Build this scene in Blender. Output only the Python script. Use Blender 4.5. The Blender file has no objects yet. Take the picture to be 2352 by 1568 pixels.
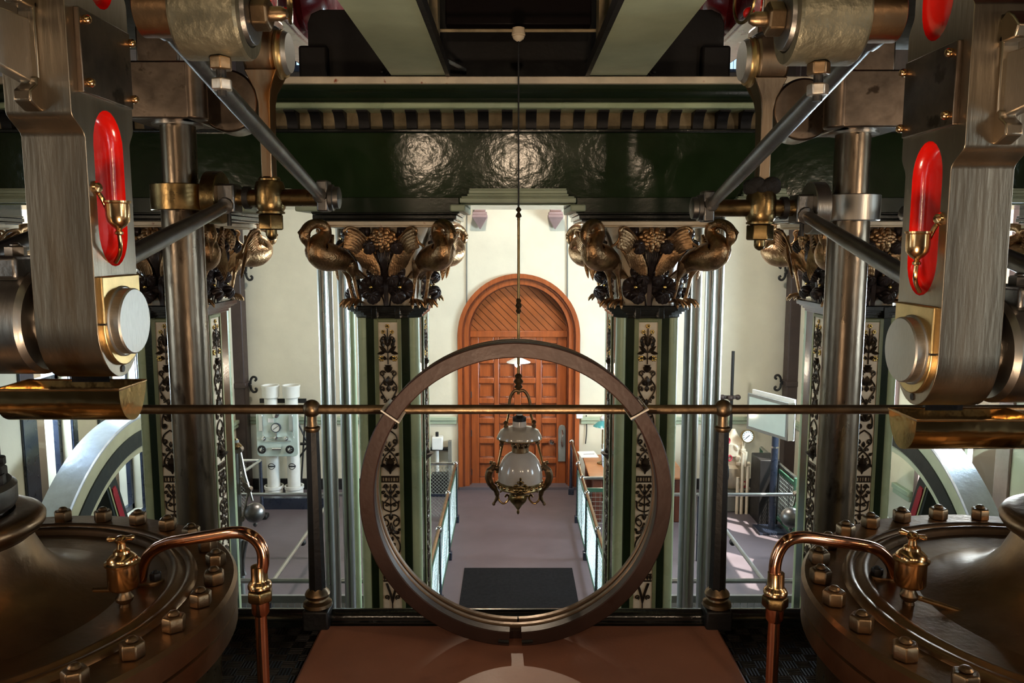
import bpy, bmesh, math, random
from mathutils import Vector, Matrix
random.seed(7)
PI = math.pi
scn = bpy.context.scene
COL = scn.collection
CAMZ = 4.6
F = 1829.0
TH = math.radians(6.98)
CT, ST = math.cos(TH), math.sin(TH)

def P(u, v, Y):
    """point of the photograph (2352 x 1568) at the depth plane y = Y"""
    a = (u-1176)/F; b = -(v-784)/F
    t = Y/(CT+b*ST)
    return Vector((a*t, Y, CAMZ+t*(b*CT-ST)))
def PZ(u, v, Z):
    """the same at the height z = Z"""
    a = (u-1176)/F; b = -(v-784)/F
    t = (Z-CAMZ)/(b*CT-ST)
    return Vector((a*t, t*(CT+b*ST), Z))
def PX(u, v, X):
    a = (u-1176)/F; b = -(v-784)/F
    t = X/a
    return Vector((X, t*(CT+b*ST), CAMZ+t*(b*CT-ST)))

def lin(c):
    c = c/255.0
    return c/12.92 if c <= .04045 else ((c+.055)/1.055)**2.4
def rgb(r, g, b): return (lin(r), lin(g), lin(b), 1)

# ---------------------------------------------------------------- materials
MATS = {}
def mat(name, col, metal=0.0, rough=.5, var=.25, scale=6.0, bump=0.0, bscale=40.0, coat=0.0, col2=None,
        stretch=(1, 1, 1), spec=.5, rvar=.12, emit=0.0, trans=0.0, patch=None, paniso=0.0):
    m = bpy.data.materials.new(name); m.use_nodes = True
    nt = m.node_tree; N = nt.nodes; L = nt.links
    bs = N['Principled BSDF']
    bs.inputs['Metallic'].default_value = metal
    bs.inputs['Roughness'].default_value = rough
    bs.inputs['Specular IOR Level'].default_value = spec
    if coat:
        bs.inputs['Coat Weight'].default_value = coat
        bs.inputs['Coat Roughness'].default_value = .12
    if trans: bs.inputs['Transmission Weight'].default_value = trans
    tc = N.new('ShaderNodeTexCoord'); mp = N.new('ShaderNodeMapping')
    geo = N.new('ShaderNodeNewGeometry')
    mp.inputs['Scale'].default_value = stretch
    L.new(geo.outputs['Position'], mp.inputs['Vector'])
    nz = N.new('ShaderNodeTexNoise'); nz.inputs['Scale'].default_value = scale
    nz.inputs['Detail'].default_value = 5; nz.inputs['Roughness'].default_value = .6
    L.new(mp.outputs['Vector'], nz.inputs['Vector'])
    rp = N.new('ShaderNodeValToRGB')
    c1 = tuple(x*(1-var) for x in col[:3])+(1,)
    c2 = col2 if col2 else tuple(min(1, x*(1+var)) for x in col[:3])+(1,)
    rp.color_ramp.elements[0].position = .34; rp.color_ramp.elements[0].color = c1
    rp.color_ramp.elements[1].position = .68; rp.color_ramp.elements[1].color = c2
    L.new(nz.outputs['Fac'], rp.inputs['Fac'])
    cout = rp.outputs['Color']
    if patch:   # (colour, threshold, scale): worn or stained patches with their own outline
        n3 = N.new('ShaderNodeTexNoise'); n3.inputs['Scale'].default_value = patch[2]; n3.inputs['Detail'].default_value = 8
        L.new(mp.outputs['Vector'], n3.inputs['Vector'])
        r3 = N.new('ShaderNodeValToRGB'); r3.color_ramp.elements[0].position = patch[1]; r3.color_ramp.elements[1].position = patch[1]+.08
        L.new(n3.outputs['Fac'], r3.inputs['Fac'])
        mx = N.new('ShaderNodeMix'); mx.data_type = 'RGBA'
        L.new(r3.outputs['Color'], mx.inputs['Factor']); L.new(cout, mx.inputs['A']); mx.inputs['B'].default_value = patch[0]
        cout = mx.outputs['Result']
    L.new(cout, bs.inputs['Base Color'])
    if rvar:
        mr = N.new('ShaderNodeMapRange'); mr.inputs['To Min'].default_value = max(.02, rough-rvar); mr.inputs['To Max'].default_value = min(1, rough+rvar)
        n2 = N.new('ShaderNodeTexNoise'); n2.inputs['Scale'].default_value = scale*2.3; n2.inputs['Detail'].default_value = 4
        L.new(mp.outputs['Vector'], n2.inputs['Vector']); L.new(n2.outputs['Fac'], mr.inputs['Value']); L.new(mr.outputs['Result'], bs.inputs['Roughness'])
    if bump:
        nb = N.new('ShaderNodeTexNoise'); nb.inputs['Scale'].default_value = bscale; nb.inputs['Detail'].default_value = 4
        L.new(mp.outputs['Vector'], nb.inputs['Vector'])
        bp = N.new('ShaderNodeBump'); bp.inputs['Strength'].default_value = bump; bp.inputs['Distance'].default_value = .01
        L.new(nb.outputs['Fac'], bp.inputs['Height']); L.new(bp.outputs['Normal'], bs.inputs['Normal'])
        if coat: L.new(bp.outputs['Normal'], bs.inputs['Coat Normal'])
    if emit:
        bs.inputs['Emission Color'].default_value = col; bs.inputs['Emission Strength'].default_value = emit
    MATS[name] = m
    return m

M = {}
M['cream'] = mat('cream_plaster', rgb(208, 200, 178), 0, .6, .07, 1.2, .5, 5, rvar=.05, spec=.3)
M['ivory'] = mat('ivory_paint', rgb(222, 205, 178), 0, .4, .12, 7, .15, 30, spec=.4)
M['ivory_rust'] = mat('ivory_paint_rust_spots', rgb(222, 205, 178), 0, .4, .12, 7, .15, 30, spec=.4, patch=(rgb(150, 70, 30), .66, 14))
M['ivory_dirty'] = mat('aged_cream_paint', rgb(146, 130, 100), 0, .5, .3, 9, .2, 30, spec=.3)
M['pale'] = mat('pale_green_paint', rgb(160, 170, 144), 0, .42, .1, 3, .12, 20, spec=.4)
M['palelt'] = mat('light_green_paint', rgb(172, 186, 148), 0, .3, .1, 3, .1, 40, spec=.5)
M['moss'] = mat('moss_green_paint', rgb(122, 126, 88), 0, .35, .15, 5, .1, 40)
M['dgreen'] = mat('dark_green_gloss_paint', rgb(31, 46, 24), 0, .12, .2, 3, .16, 16, spec=.4, rvar=.04)
M['dgreen2'] = mat('dark_green_smooth_paint', rgb(25, 37, 21), 0, .2, .2, 5, .07, 50, coat=.2, rvar=.06)
M['black'] = mat('black_gloss_paint', rgb(20, 22, 20), 0, .2, .25, 9, .1, 60, coat=.4, rvar=.08)
M['mblack'] = mat('matt_black_iron', rgb(30, 28, 27), .2, .5, .3, 6, .2, 60)
M['dkplate'] = mat('dark_grey_plate', rgb(32, 30, 29), .1, .45, .2, 4, .15, 30, spec=.25)
M['steel'] = mat('worn_bright_steel', (.32, .26, .19, 1), 1, .36, .22, 5, .12, 60, stretch=(1, 1, .12), rvar=.1, patch=((.20, .12, .055, 1), .63, 4))
M['steel2'] = mat('brushed_steel', (.38, .35, .31, 1), 1, .34, .18, 6, .08, 90, stretch=(1, 1, .1), rvar=.1)
M['steel_rod'] = mat('spotted_steel_rod', (.23, .18, .13, 1), 1, .3, .3, 5, .1, 60, stretch=(1, 1, .35), rvar=.1, patch=((.07, .05, .035, 1), .60, 10))
M['steeldk'] = mat('dark_steel', (.20, .19, .18, 1), 1, .38, .2, 7, .1, 70, rvar=.1)
M['steelface'] = mat('pale_machined_steel', (.50, .47, .42, 1), 1, .42, .1, 30, .05, 120, stretch=(1, 12, 1), rvar=.06)
M['polrod'] = mat('polished_steel_pipe', (.44, .45, .43, 1), 1, .3, .1, 6, .04, 50, stretch=(1, 1, .2), rvar=.06)
M['olive'] = mat('olive_grey_casting', (.20, .185, .13, 1), .85, .42, .25, 9, .3, 45)
M['bronze'] = mat('bronze_brown_cover', (.26, .16, .085, 1), 1, .36, .28, 2.6, .12, 40, rvar=.1)
M['bronze2'] = mat('bronze_dark', (.24, .16, .09, 1), 1, .4, .25, 6, .15, 50)
M['brass'] = mat('polished_brass', (.74, .46, .22, 1), 1, .2, .15, 7, .05, 30, rvar=.07)
M['brassdk'] = mat('tarnished_brass', (.26, .175, .075, 1), 1, .3, .35, 9, .12, 50, rvar=.1)
M['brasstray'] = mat('hammered_brass', (.66, .42, .17, 1), 1, .14, .1, 5, .5, 6, rvar=.04)
M['copper'] = mat('polished_copper', (.74, .36, .21, 1), 1, .16, .12, 6, .04, 30, rvar=.05)
M['bushbrass'] = mat('bearing_brass', (.66, .46, .20, 1), 1, .34, .1, 20, .05, 90, rvar=.06)
M['red'] = mat('red_enamel_paint', rgb(196, 18, 8), 0, .22, .15, 5, .12, 30, coat=.5, rvar=.05)
M['maroon'] = mat('maroon_paint', rgb(88, 18, 24), 0, .25, .2, 4, .1, 30, coat=.4)
M['dkmaroon'] = mat('dark_maroon_boards', rgb(17, 10, 11), 0, .5, .2, 4, .1, 30, spec=.12)
M['ringiron'] = mat('brown_rusty_iron', rgb(56, 37, 30), .1, .45, .18, 6, .1, 50, spec=.3, patch=(rgb(50, 28, 20), .6, 7))
M['ringedge'] = mat('worn_bright_ring_edge', rgb(120, 98, 78), .6, .4, .2, 9, .15, 60)
M['gfloor'] = mat('purple_brown_floor', rgb(93, 84, 88), 0, .4, .1, 1.6, .06, 60, rvar=.08, spec=.4)
M['pfloor'] = mat('red_brown_linoleum', rgb(160, 108, 86), 0, .5, .1, 3, .08, 70, rvar=.1, spec=.4, patch=(rgb(146, 96, 76), .62, 5))
M['mat'] = mat('charcoal_doormat', rgb(26, 25, 26), 0, .9, .25, 20, .3, 150, spec=.08)
M['door'] = mat('varnished_oak', rgb(146, 74, 34), 0, .34, .22, 4, .08, 50, coat=.25, stretch=(5, 5, .5))
M['doordk'] = mat('dark_varnished_oak', rgb(98, 48, 26), 0, .3, .2, 5, .08, 50, coat=.3, stretch=(5, 5, .5))
M['wood'] = mat('desk_wood', rgb(150, 96, 56), 0, .38, .2, 5, .06, 50, stretch=(1, 6, 6))
M['wooddk'] = mat('desk_dark_wood', rgb(92, 48, 32), 0, .38, .2, 5, .06, 50)
M['pink'] = mat('dull_pink_paint', rgb(150, 122, 118), 0, .5, .12, 6, .1, 30)
M['brownpipe'] = mat('brown_painted_pipe', rgb(58, 44, 40), 0, .5, .15, 6, .2, 40)
M['grey'] = mat('grey_paint', rgb(120, 122, 118), 0, .5, .15, 6, .1, 40)
M['white'] = mat('white_enamel', rgb(226, 226, 220), 0, .3, .06, 5, rvar=.05)
M['stone'] = mat('grey_green_stone', rgb(112, 110, 102), 0, .7, .15, 6, .3, 30)
M['boardaqua'] = mat('pale_aqua_board', rgb(198, 214, 206), 0, .22, .06, 5, rvar=.05, coat=.3)
M['chrome'] = mat('chrome', (.72, .74, .76, 1), 1, .12, .05, 5, rvar=.03)
M['bluepost'] = mat('blue_black_paint', rgb(38, 44, 58), 0, .3, .2, 6, .1, 40, coat=.3)
M['greenrail'] = mat('mid_green_paint', rgb(58, 92, 72), 0, .35, .15, 6, .1, 40)
M['bird'] = mat('copper_bronze_feathers', (.44, .25, .125, 1), 1, .33, .35, 16, .45, 60, rvar=.1, col2=(.56, .35, .18, 1))
M['birdgreen'] = mat('green_bronze_feathers', (.32, .28, .10, 1), 1, .3, .35, 16, .8, 42, rvar=.1)
M['leaf'] = mat('black_bronze_leaf', rgb(58, 48, 46), .4, .32, .25, 8, .2, 40)
M['gold'] = mat('gold_leaf', (.80, .55, .18, 1), 1, .26, .2, 30, .2, 60)
M['scroll'] = mat('dark_bronze_scrollwork', rgb(62, 50, 38), .6, .36, .35, 14, .1, 50)
M['opal'] = mat('opal_glass', rgb(206, 198, 190), 0, .12, .06, 6, rvar=.04, coat=.5)
M['opalgrey'] = mat('smoked_opal_glass', rgb(178, 168, 154), 0, .14, .12, 6, rvar=.04, coat=.5)
M['flyband'] = mat('greyish_cream_lining', rgb(142, 140, 112), 0, .4, .1, 4, .1, 40)
M['blocksteel'] = mat('dark_brown_steel_block', (.19, .145, .11, 1), 1, .34, .35, 6, .04, 50, rvar=.1, patch=((.07, .05, .035, 1), .62, 12))
M['ruststeel'] = mat('rust_streaked_steel', (.30, .22, .145, 1), 1, .36, .25, 7, .08, 60, stretch=(1, 1, .14), patch=((.26, .105, .03, 1), .55, 6))
M['flyside'] = mat('flywheel_dark_green', rgb(32, 38, 35), 0, .45, .15, 4, .08, 40, spec=.2)
M['flytread'] = mat('bright_steel_rim', (.56, .63, .70, 1), .7, .36, .1, 9, .3, 18, rvar=.1)
M['wheelred'] = mat('crimson_paint', rgb(120, 12, 28), 0, .3, .15, 4, coat=.3)
M['cloth'] = mat('black_oily_rag', rgb(24, 22, 22), 0, .9, .3, 30, .6, 90)
M['paper'] = mat('white_paper', rgb(232, 230, 226), 0, .7, .03, 5, rvar=.03)
M['bluecard'] = mat('blue_leaflets', rgb(40, 90, 150), 0, .4, .7, 26, rvar=.05, col2=rgb(190, 205, 225))
M['teal'] = mat('teal_glass_shade', rgb(70, 140, 140), 0, .25, .1, 5, rvar=.05)
M['screen'] = mat('pale_screen_glass', rgb(196, 216, 210), 0, .12, .04, 3, rvar=.03, coat=.4)
M['tie'] = mat('white_plastic_tie', rgb(205, 196, 182), 0, .4, .05, 5, rvar=.03)
M['ink'] = mat('black_ink', rgb(24, 24, 30), 0, .6, .05, 5, rvar=.03)
M['valvered'] = mat('pink_red_wheel', rgb(170, 40, 56), 0, .4, .1, 5, rvar=.03)
M['wire'] = mat('galvanised_wire', (.30, .34, .32, 1), .8, .4, .1, 9, rvar=.05)
M['shadewall'] = mat('shade_brown_wall', rgb(58, 46, 38), 0, .7, .3, 5, .3, 12)  # dark brown standing for shade on the upper walls and front wall
M['ceil'] = mat('dark_ceiling_boards', rgb(40, 34, 30), 0, .6, .2, 3, .1, 20)
M['glow'] = mat('lit_bulb', (1.0, .82, .55, 1), 0, .5, 0, 5, rvar=0, emit=60)
M['glow2'] = mat('lit_desk_bulb', (1.0, .84, .6, 1), 0, .5, 0, 5, rvar=0, emit=14)
M['exitgreen'] = mat('lit_green_sign', rgb(40, 200, 80), 0, .5, 0, 5, rvar=0, emit=1.2)
M['mesh_blue'] = mat('blue_grey_tarpaulin', rgb(40, 46, 62), 0, .5, .2, 5)

def nodes_of(m): return m.node_tree.nodes, m.node_tree.links
# checker plate: rows of raised bars alternating direction
def checkerplate():
    m = mat('black_tread_plate', rgb(34, 30, 28), .6, .38, .25, 8)
    N, L = nodes_of(m); bs = N['Principled BSDF']
    geo = N.new('ShaderNodeNewGeometry')
    ck = N.new('ShaderNodeTexChecker'); ck.inputs['Scale'].default_value = 20
    L.new(geo.outputs['Position'], ck.inputs['Vector'])
    hs = []
    for d in ('X', 'Y'):
        w = N.new('ShaderNodeTexWave'); w.wave_type = 'BANDS'; w.bands_direction = d; w.inputs['Scale'].default_value = 26
        L.new(geo.outputs['Position'], w.inputs['Vector']); hs.append(w)
    mx = N.new('ShaderNodeMix'); mx.data_type = 'FLOAT'
    L.new(ck.outputs['Fac'], mx.inputs['Factor']); L.new(hs[0].outputs['Fac'], mx.inputs['A']); L.new(hs[1].outputs['Fac'], mx.inputs['B'])
    bp = N.new('ShaderNodeBump'); bp.inputs['Strength'].default_value = .9; bp.inputs['Distance'].default_value = .012
    L.new(mx.outputs['Result'], bp.inputs['Height']); L.new(bp.outputs['Normal'], bs.inputs['Normal'])
    return m
M['plate'] = checkerplate()
def boards(name, base, dirv, scale):
    m = mat(name, base, 0, .36, .18, 4, 0, coat=.25)
    N, L = nodes_of(m); bs = N['Principled BSDF']
    geo = N.new('ShaderNodeNewGeometry')
    dt = N.new('ShaderNodeVectorMath'); dt.operation = 'DOT_PRODUCT'; dt.inputs[1].default_value = dirv
    L.new(geo.outputs['Position'], dt.inputs[0])
    ml = N.new('ShaderNodeMath'); ml.operation = 'MULTIPLY'; ml.inputs[1].default_value = scale; L.new(dt.outputs['Value'], ml.inputs[0])
    fr = N.new('ShaderNodeMath'); fr.operation = 'FRACT'; L.new(ml.outputs[0], fr.inputs[0])
    rp = N.new('ShaderNodeValToRGB'); rp.color_ramp.elements[0].position = .03; rp.color_ramp.elements[0].color = (0, 0, 0, 1)
    rp.color_ramp.elements[1].position = .1; rp.color_ramp.elements[1].color = (1, 1, 1, 1)
    L.new(fr.outputs[0], rp.inputs['Fac'])
    bp = N.new('ShaderNodeBump'); bp.inputs['Strength'].default_value = 1; bp.inputs['Distance'].default_value = .02
    L.new(rp.outputs['Color'], bp.inputs['Height']); L.new(bp.outputs['Normal'], bs.inputs['Normal'])
    old = bs.inputs['Base Color'].links[0].from_socket
    mx = N.new('ShaderNodeMix'); mx.data_type = 'RGBA'; mx.inputs['A'].default_value = (.03, .012, .006, 1)
    L.new(rp.outputs['Color'], mx.inputs['Factor']); L.new(old, mx.inputs['B']); L.new(mx.outputs['Result'], bs.inputs['Base Color'])
    return m
M['diag'] = boards('diagonal_oak_boards', rgb(142, 76, 36), (.72, 0, .72), 9.5)

# ---------------------------------------------------------------- mesh builder
class MB:
    def __init__(s): s.v = []; s.f = []
    def add(s, vs, fs, T=None):
        b = len(s.v)
        for p in vs:
            p = Vector(p)
            s.v.append(T @ p if T is not None else p)
        s.f += [tuple(i+b for i in f) for f in fs]
        return s
    def box(s, x0, x1, y0, y1, z0, z1, T=None):
        vs = [(x, y, z) for x in (x0, x1) for y in (y0, y1) for z in (z0, z1)]
        return s.add(vs, [(0, 1, 3, 2), (4, 6, 7, 5), (0, 4, 5, 1), (2, 3, 7, 6), (0, 2, 6, 4), (1, 5, 7, 3)], T)
    def lathe(s, prof, o=(0, 0, 0), ax=(0, 0, 1), n=40, T=None):
        ax = Vector(ax).normalized(); o = Vector(o)
        e1 = ax.orthogonal().normalized(); e2 = ax.cross(e1)
        vs = []; fs = []
        k = len(prof)
        for r, h in prof:
            for i in range(n):
                a = 2*PI*i/n
                vs.append(o+ax*h+(e1*math.cos(a)+e2*math.sin(a))*r)
        for j in range(k-1):
            for i in range(n):
                i2 = (i+1) % n
                fs.append((j*n+i, j*n+i2, (j+1)*n+i2, (j+1)*n+i))
        if prof[0][0] > 1e-6: fs.append(tuple(range(n))[::-1])
        if prof[-1][0] > 1e-6: fs.append(tuple((k-1)*n+i for i in range(n)))
        return s.add(vs, fs, T)
    def cyl(s, p0, p1, r0, r1=None, n=20, T=None):
        p0 = Vector(p0); p1 = Vector(p1); d = p1-p0
        return s.lathe([(r0, 0), (r0 if r1 is None else r1, d.length)], p0, d, n, T)
    def hexn(s, p, ax, r, h, T=None, dome=True):
        ax = Vector(ax).normalized()
        s.lathe([(r*.93, 0), (r, h*.1), (r, h*.85), (r*.86, h)], p, ax, 6, T)
        if dome: s.lathe([(r*.5, 0), (r*.5, h*.12), (r*.32, h*.3), (.0001, h*.34)], Vector(p)+ax*h, ax, 12, T)
        return s
    def tube(s, pts, r, n=10, T=None, closed=False, flat=1.0, up=None):
        pts = [Vector(p) for p in pts]; m = len(pts)
        rs = r if isinstance(r, (list, tuple)) else [r]*m
        vs = []; fs = []
        nrm = None
        for i, p in enumerate(pts):
            if closed: t = pts[(i+1) % m]-pts[i-1]
            else: t = (pts[min(i+1, m-1)]-pts[max(i-1, 0)])
            if t.length < 1e-9: t = Vector((0, 0, 1))
            t.normalize()
            if up is not None:
                u = Vector(up); nrm = (u-t*u.dot(t))
                nrm = nrm.normalized() if nrm.length > 1e-6 else t.orthogonal().normalized()
            elif nrm is None: nrm = t.orthogonal().normalized()
            else:
                nrm = nrm-t*nrm.dot(t)
                nrm = nrm.normalized() if nrm.length > 1e-6 else t.orthogonal().normalized()
            b = t.cross(nrm)
            for k in range(n):
                a = 2*PI*k/n
                vs.append(p+nrm*math.cos(a)*rs[i]*flat+b*math.sin(a)*rs[i])
        for i in range(m if closed else m-1):
            for k in range(n):
                k2 = (k+1) % n; j = (i+1) % m
                fs.append((i*n+k, i*n+k2, j*n+k2, j*n+k))
        if not closed:
            fs.append(tuple(range(n))[::-1]); fs.append(tuple((m-1)*n+k for k in range(n)))
        return s.add(vs, fs, T)
    def sphere(s, c, r, n=18, m=10, sc=(1, 1, 1), T=None):
        c = Vector(c); vs = [c+Vector((0, 0, r*sc[2]))]; fs = []
        for j in range(1, m):
            for i in range(n):
                a = 2*PI*i/n; b = PI*j/m
                vs.append(c+Vector((math.sin(b)*math.cos(a)*r*sc[0], math.sin(b)*math.sin(a)*r*sc[1], math.cos(b)*r*sc[2])))
        vs.append(c-Vector((0, 0, r*sc[2])))
        for i in range(n):
            i2 = (i+1) % n
            fs.append((0, 1+i, 1+i2)); fs.append((len(vs)-1, 1+(m-2)*n+i2, 1+(m-2)*n+i))
            for j in range(m-2): fs.append((1+j*n+i, 1+(j+1)*n+i, 1+(j+1)*n+i2, 1+j*n+i2))
        return s.add(vs, fs, T)
    def torus(s, c, R, r, ax=(0, 0, 1), n=40, m=10, a0=0, a1=2*PI, T=None, flat=1.0):
        ax = Vector(ax).normalized(); e1 = ax.orthogonal().normalized(); e2 = ax.cross(e1); c = Vector(c)
        full = abs(a1-a0-2*PI) < 1e-6
        pts = [c+(e1*math.cos(a0+(a1-a0)*i/(n if full else n-1))+e2*math.sin(a0+(a1-a0)*i/(n if full else n-1)))*R for i in range(n)]
        return s.tube(pts, r, m, T, full, flat, ax)
    def prism(s, poly, axis, a, b, T=None):
        n = len(poly); vs = []
        for c in (a, b):
            for p, q in poly:
                vs.append({'X': (c, p, q), 'Y': (p, c, q), 'Z': (p, q, c)}[axis])
        fs = [tuple(range(n))[::-1], tuple(range(n, 2*n))]
        fs += [(i, (i+1) % n, n+(i+1) % n, n+i) for i in range(n)]
        return s.add(vs, fs, T)
    def build(s, name, m, parent=None, bevel=0.0, angle=35, seg=2, origin=None, subsurf=0):
        me = bpy.data.meshes.new(name)
        off = WLOC[parent.name] if parent is not None else (Vector(origin) if origin is not None else None)
        if off is None:
            xs = [p.x for p in s.v]; ys = [p.y for p in s.v]; zs = [p.z for p in s.v]
            off = Vector(((min(xs)+max(xs))/2, (min(ys)+max(ys))/2, min(zs)))
        me.from_pydata([tuple(p-off) for p in s.v], [], s.f)
        bm = bmesh.new(); bm.from_mesh(me)
        bmesh.ops.remove_doubles(bm, verts=bm.verts, dist=1e-6)
        bmesh.ops.recalc_face_normals(bm, faces=bm.faces)
        bm.to_mesh(me); bm.free()
        me.polygons.foreach_set('use_smooth', [True]*len(me.polygons))
        me.set_sharp_from_angle(angle=math.radians(angle))
        me.materials.append(M[m] if isinstance(m, str) else m)
        o = bpy.data.objects.new(name, me); COL.objects.link(o)
        if parent is not None:
            o.parent = parent; WLOC[o.name] = off
        else:
            o.location = off; WLOC[o.name] = Vector(off)
        if subsurf:
            sm = o.modifiers.new('soft', 'SUBSURF'); sm.levels = subsurf; sm.render_levels = subsurf
        if bevel:
            bv = o.modifiers.new('edge', 'BEVEL'); bv.width = bevel; bv.segments = seg; bv.limit_method = 'ANGLE'; bv.angle_limit = math.radians(40)
            bv.harden_normals = False
        return o
WLOC = {}
def tag(o, label, cat, group=None):
    o['label'] = label; o['category'] = cat
    if group: o['group'] = group
    return o
def thing(name, label, cat, loc, group=None):
    o = bpy.data.objects.new(name, None); COL.objects.link(o); o.empty_display_size = .1
    o.location = loc; WLOC[o.name] = Vector(loc)
    return tag(o, label, cat, group)
def struct(o, kind='structure'):
    o['kind'] = kind; return o
KIDS = {}
def dup(root, loc, rotz=0.0, label=None, group=None, sx=1):
    kids = {}
    for o in bpy.data.objects:
        if o.parent is not None: kids.setdefault(o.parent.name, []).append(o)
    def cp(o, parent):
        c = o.copy(); COL.objects.link(c)
        if parent is not None: c.parent = parent
        WLOC[c.name] = WLOC.get(o.name, Vector((0, 0, 0)))
        for ch in kids.get(o.name, []): cp(ch, c)
        return c
    r = cp(root, None); r.location = loc; r.rotation_euler = (0, 0, rotz); WLOC[r.name] = Vector(loc)
    if sx != 1: r.scale = (sx, 1, 1)
    if label: r['label'] = label
    if group: r['group'] = group
    return r
def cr(pts, k=6, closed=False):
    """Catmull-Rom through points (tuples of any length)"""
    n = len(pts); out = []
    for i in range(n if closed else n-1):
        p = [pts[(i+d) % n] if closed else pts[min(max(i+d, 0), n-1)] for d in (-1, 0, 1, 2)]
        for j in range(k):
            t = j/k
            out.append(tuple(.5*((2*b)+(-a+c)*t+(2*a-5*b+4*c-d)*t*t+(-a+3*b-3*c+d)*t**3) for a, b, c, d in zip(*p)))
    if not closed: out.append(tuple(pts[-1]))
    return out
# ================================================================ camera
cam = bpy.data.cameras.new('camera'); cam.sensor_width = 36; cam.lens = F/2352*36; cam.clip_start = .05
co = bpy.data.objects.new('camera', cam); COL.objects.link(co)
co.location = (0, 0, CAMZ); co.rotation_euler = (PI/2-TH, 0, 0); scn.camera = co

# ================================================================ room shell
XL, XR, YB, YF, ZC = -5.08, 5.22, 14.64, -4.6, 8.9
PLZ = CAMZ-1.53            # top of the gallery platform
PLY = 3.12                 # its edge
fb = MB()
fb.box(-4.12, 4.24, YF-.3, YB+.4, -.2, 0)
for (xa, xb) in ((XL-.4, -4.12), (4.24, XR+.4)):
    fb.box(xa, xb, YF-.3, 6.72, -.2, 0); fb.box(xa, xb, 11.3, YB+.4, -.2, 0)
for (xa, xb) in ((XL-.4, -4.8), (4.92, XR+.4)): fb.box(xa, xb, 6.72, 11.3, -.2, 0)
for (xa, xb) in ((-4.85, -4.07), (4.19, 4.97)): fb.box(xa, xb, 6.6, 11.4, -2.2, -2.0)
struct(fb.build('floor', 'gfloor'))
struct(MB().box(XL-.4, XR+.4, YF-.3, YB+.4, ZC, ZC+.2).build('ceiling', 'ceil'))
struct(MB().box(XL-.3, XR+.3, YF-.3, YF, 0, ZC).build('wall_front', 'shadewall'))  # unseen wall, coloured dark so the metals reflect less light
def side_wall(name, x0, x1, wins):
    b = MB(); y = YF
    for (a, c, z0, z1) in wins:
        b.box(x0, x1, y, a, 0, ZW); b.box(x0, x1, a, c, 0, z0); b.box(x0, x1, a, c, z1, ZW); y = c
    b.box(x0, x1, y, YB, 0, ZW)
    struct(b.build(name, 'cream'))
ZW = 6.05      # cream below; above, shade put into a dark wall colour
for nm_, bb in (('wall_upper_left', (XL-.3, XL, YF, YB, ZW, ZC)), ('wall_upper_right', (XR, XR+.3, YF, YB, ZW, ZC)), ('wall_upper_back', (XL-.3, XR+.3, YB, YB+.35, ZW, ZC))):
    struct(MB().box(*bb).build(nm_, 'shadewall'))
WL = [(-2.2, -.6, 2.2, 5.7), (2.6, 3.8, 2.2, 5.7), (8.30, 8.98, 1.0, 5.2), (9.8, 10.6, 1.0, 5.2)]
WR = [(-2.2, -.6, 2.2, 5.7), (2.6, 3.8, 2.2, 5.7), (8.34, 9.9, 1.0, 5.5), (10.8, 12.0, 2.2, 5.0)]
side_wall('wall_left', XL-.3, XL, WL)
side_wall('wall_right', XR, XR+.3, WR)
def pane_mat():
    m = bpy.data.materials.new('clear_window_glass'); m.use_nodes = True
    N, L = nodes_of(m); N.remove(N['Principled BSDF'])
    tr = N.new('ShaderNodeBsdfTransparent'); gl = N.new('ShaderNodeBsdfGlossy'); gl.inputs['Roughness'].default_value = .03
    mx = N.new('ShaderNodeMixShader'); mx.inputs[0].default_value = .06
    L.new(tr.outputs[0], mx.inputs[1]); L.new(gl.outputs[0], mx.inputs[2]); L.new(mx.outputs[0], N['Material Output'].inputs['Surface'])
    M['pane'] = m
pane_mat()
wn = 0
for side, ws in ((-1, WL), (1, WR)):
    for (a, c, z0, z1) in ws:
        wn += 1
        xi = XL if side < 0 else XR
        xg = xi+side*.14
        fr = MB()
        def bx(y0, y1, za, zb, t=.03): fr.box(xg-t, xg+t, y0, y1, za, zb)
        bx(a, a+.06, z0, z1); bx(c-.06, c, z0, z1); bx(a, c, z0, z0+.07); bx(a, c, z1-.07, z1)
        bx(a, c, (z0+z1)/2-.03, (z0+z1)/2+.03)
        if c-a > 1.1: bx((a+c)/2-.03, (a+c)/2+.03, z0, z1)
        o = struct(fr.build('window_%d' % wn, 'bluepost' if side < 0 else 'white'))
        p = MB().box(xg-.004, xg+.004, a+.02, c-.02, z0+.02, z1-.02).build('pane', 'pane', o)
        cs = MB()   # casing on the wall face
        cs.box(xi, xi-side*.03, a-.24, a, z0-.1, z1+.12); cs.box(xi, xi-side*.03, c, c+.1, z0-.1, z1+.12)
        cs.box(xi, xi-side*.03, a, c, z1, z1+.12); cs.box(xi, xi-side*.08, a-.1, c+.1, z0-.1, z0)
        cs.build('casing', 'bluepost' if side < 0 else 'pink', o, bevel=.008)
# daylight through those windows
for side, ws in ((-1, WL), (1, WR)):
    for i, (a, c, z0, z1) in enumerate(ws):
        ld = bpy.data.lights.new('daylight', 'AREA'); ld.shape = 'RECTANGLE'; ld.size = (c-a)*1.0; ld.size_y = z1-z0
        ld.energy = [50, 60, 640, 400][i]*(1.0 if side < 0 else 2.8); ld.color = (.70, .88, 1.0)
        lo = bpy.data.objects.new('daylight', ld); COL.objects.link(lo)
        lo.location = ((XL-.5) if side < 0 else (XR+.5), (a+c)/2, (z0+z1)/2)
        lo.rotation_euler = (0, -PI/2 if side < 0 else PI/2, 0)
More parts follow.
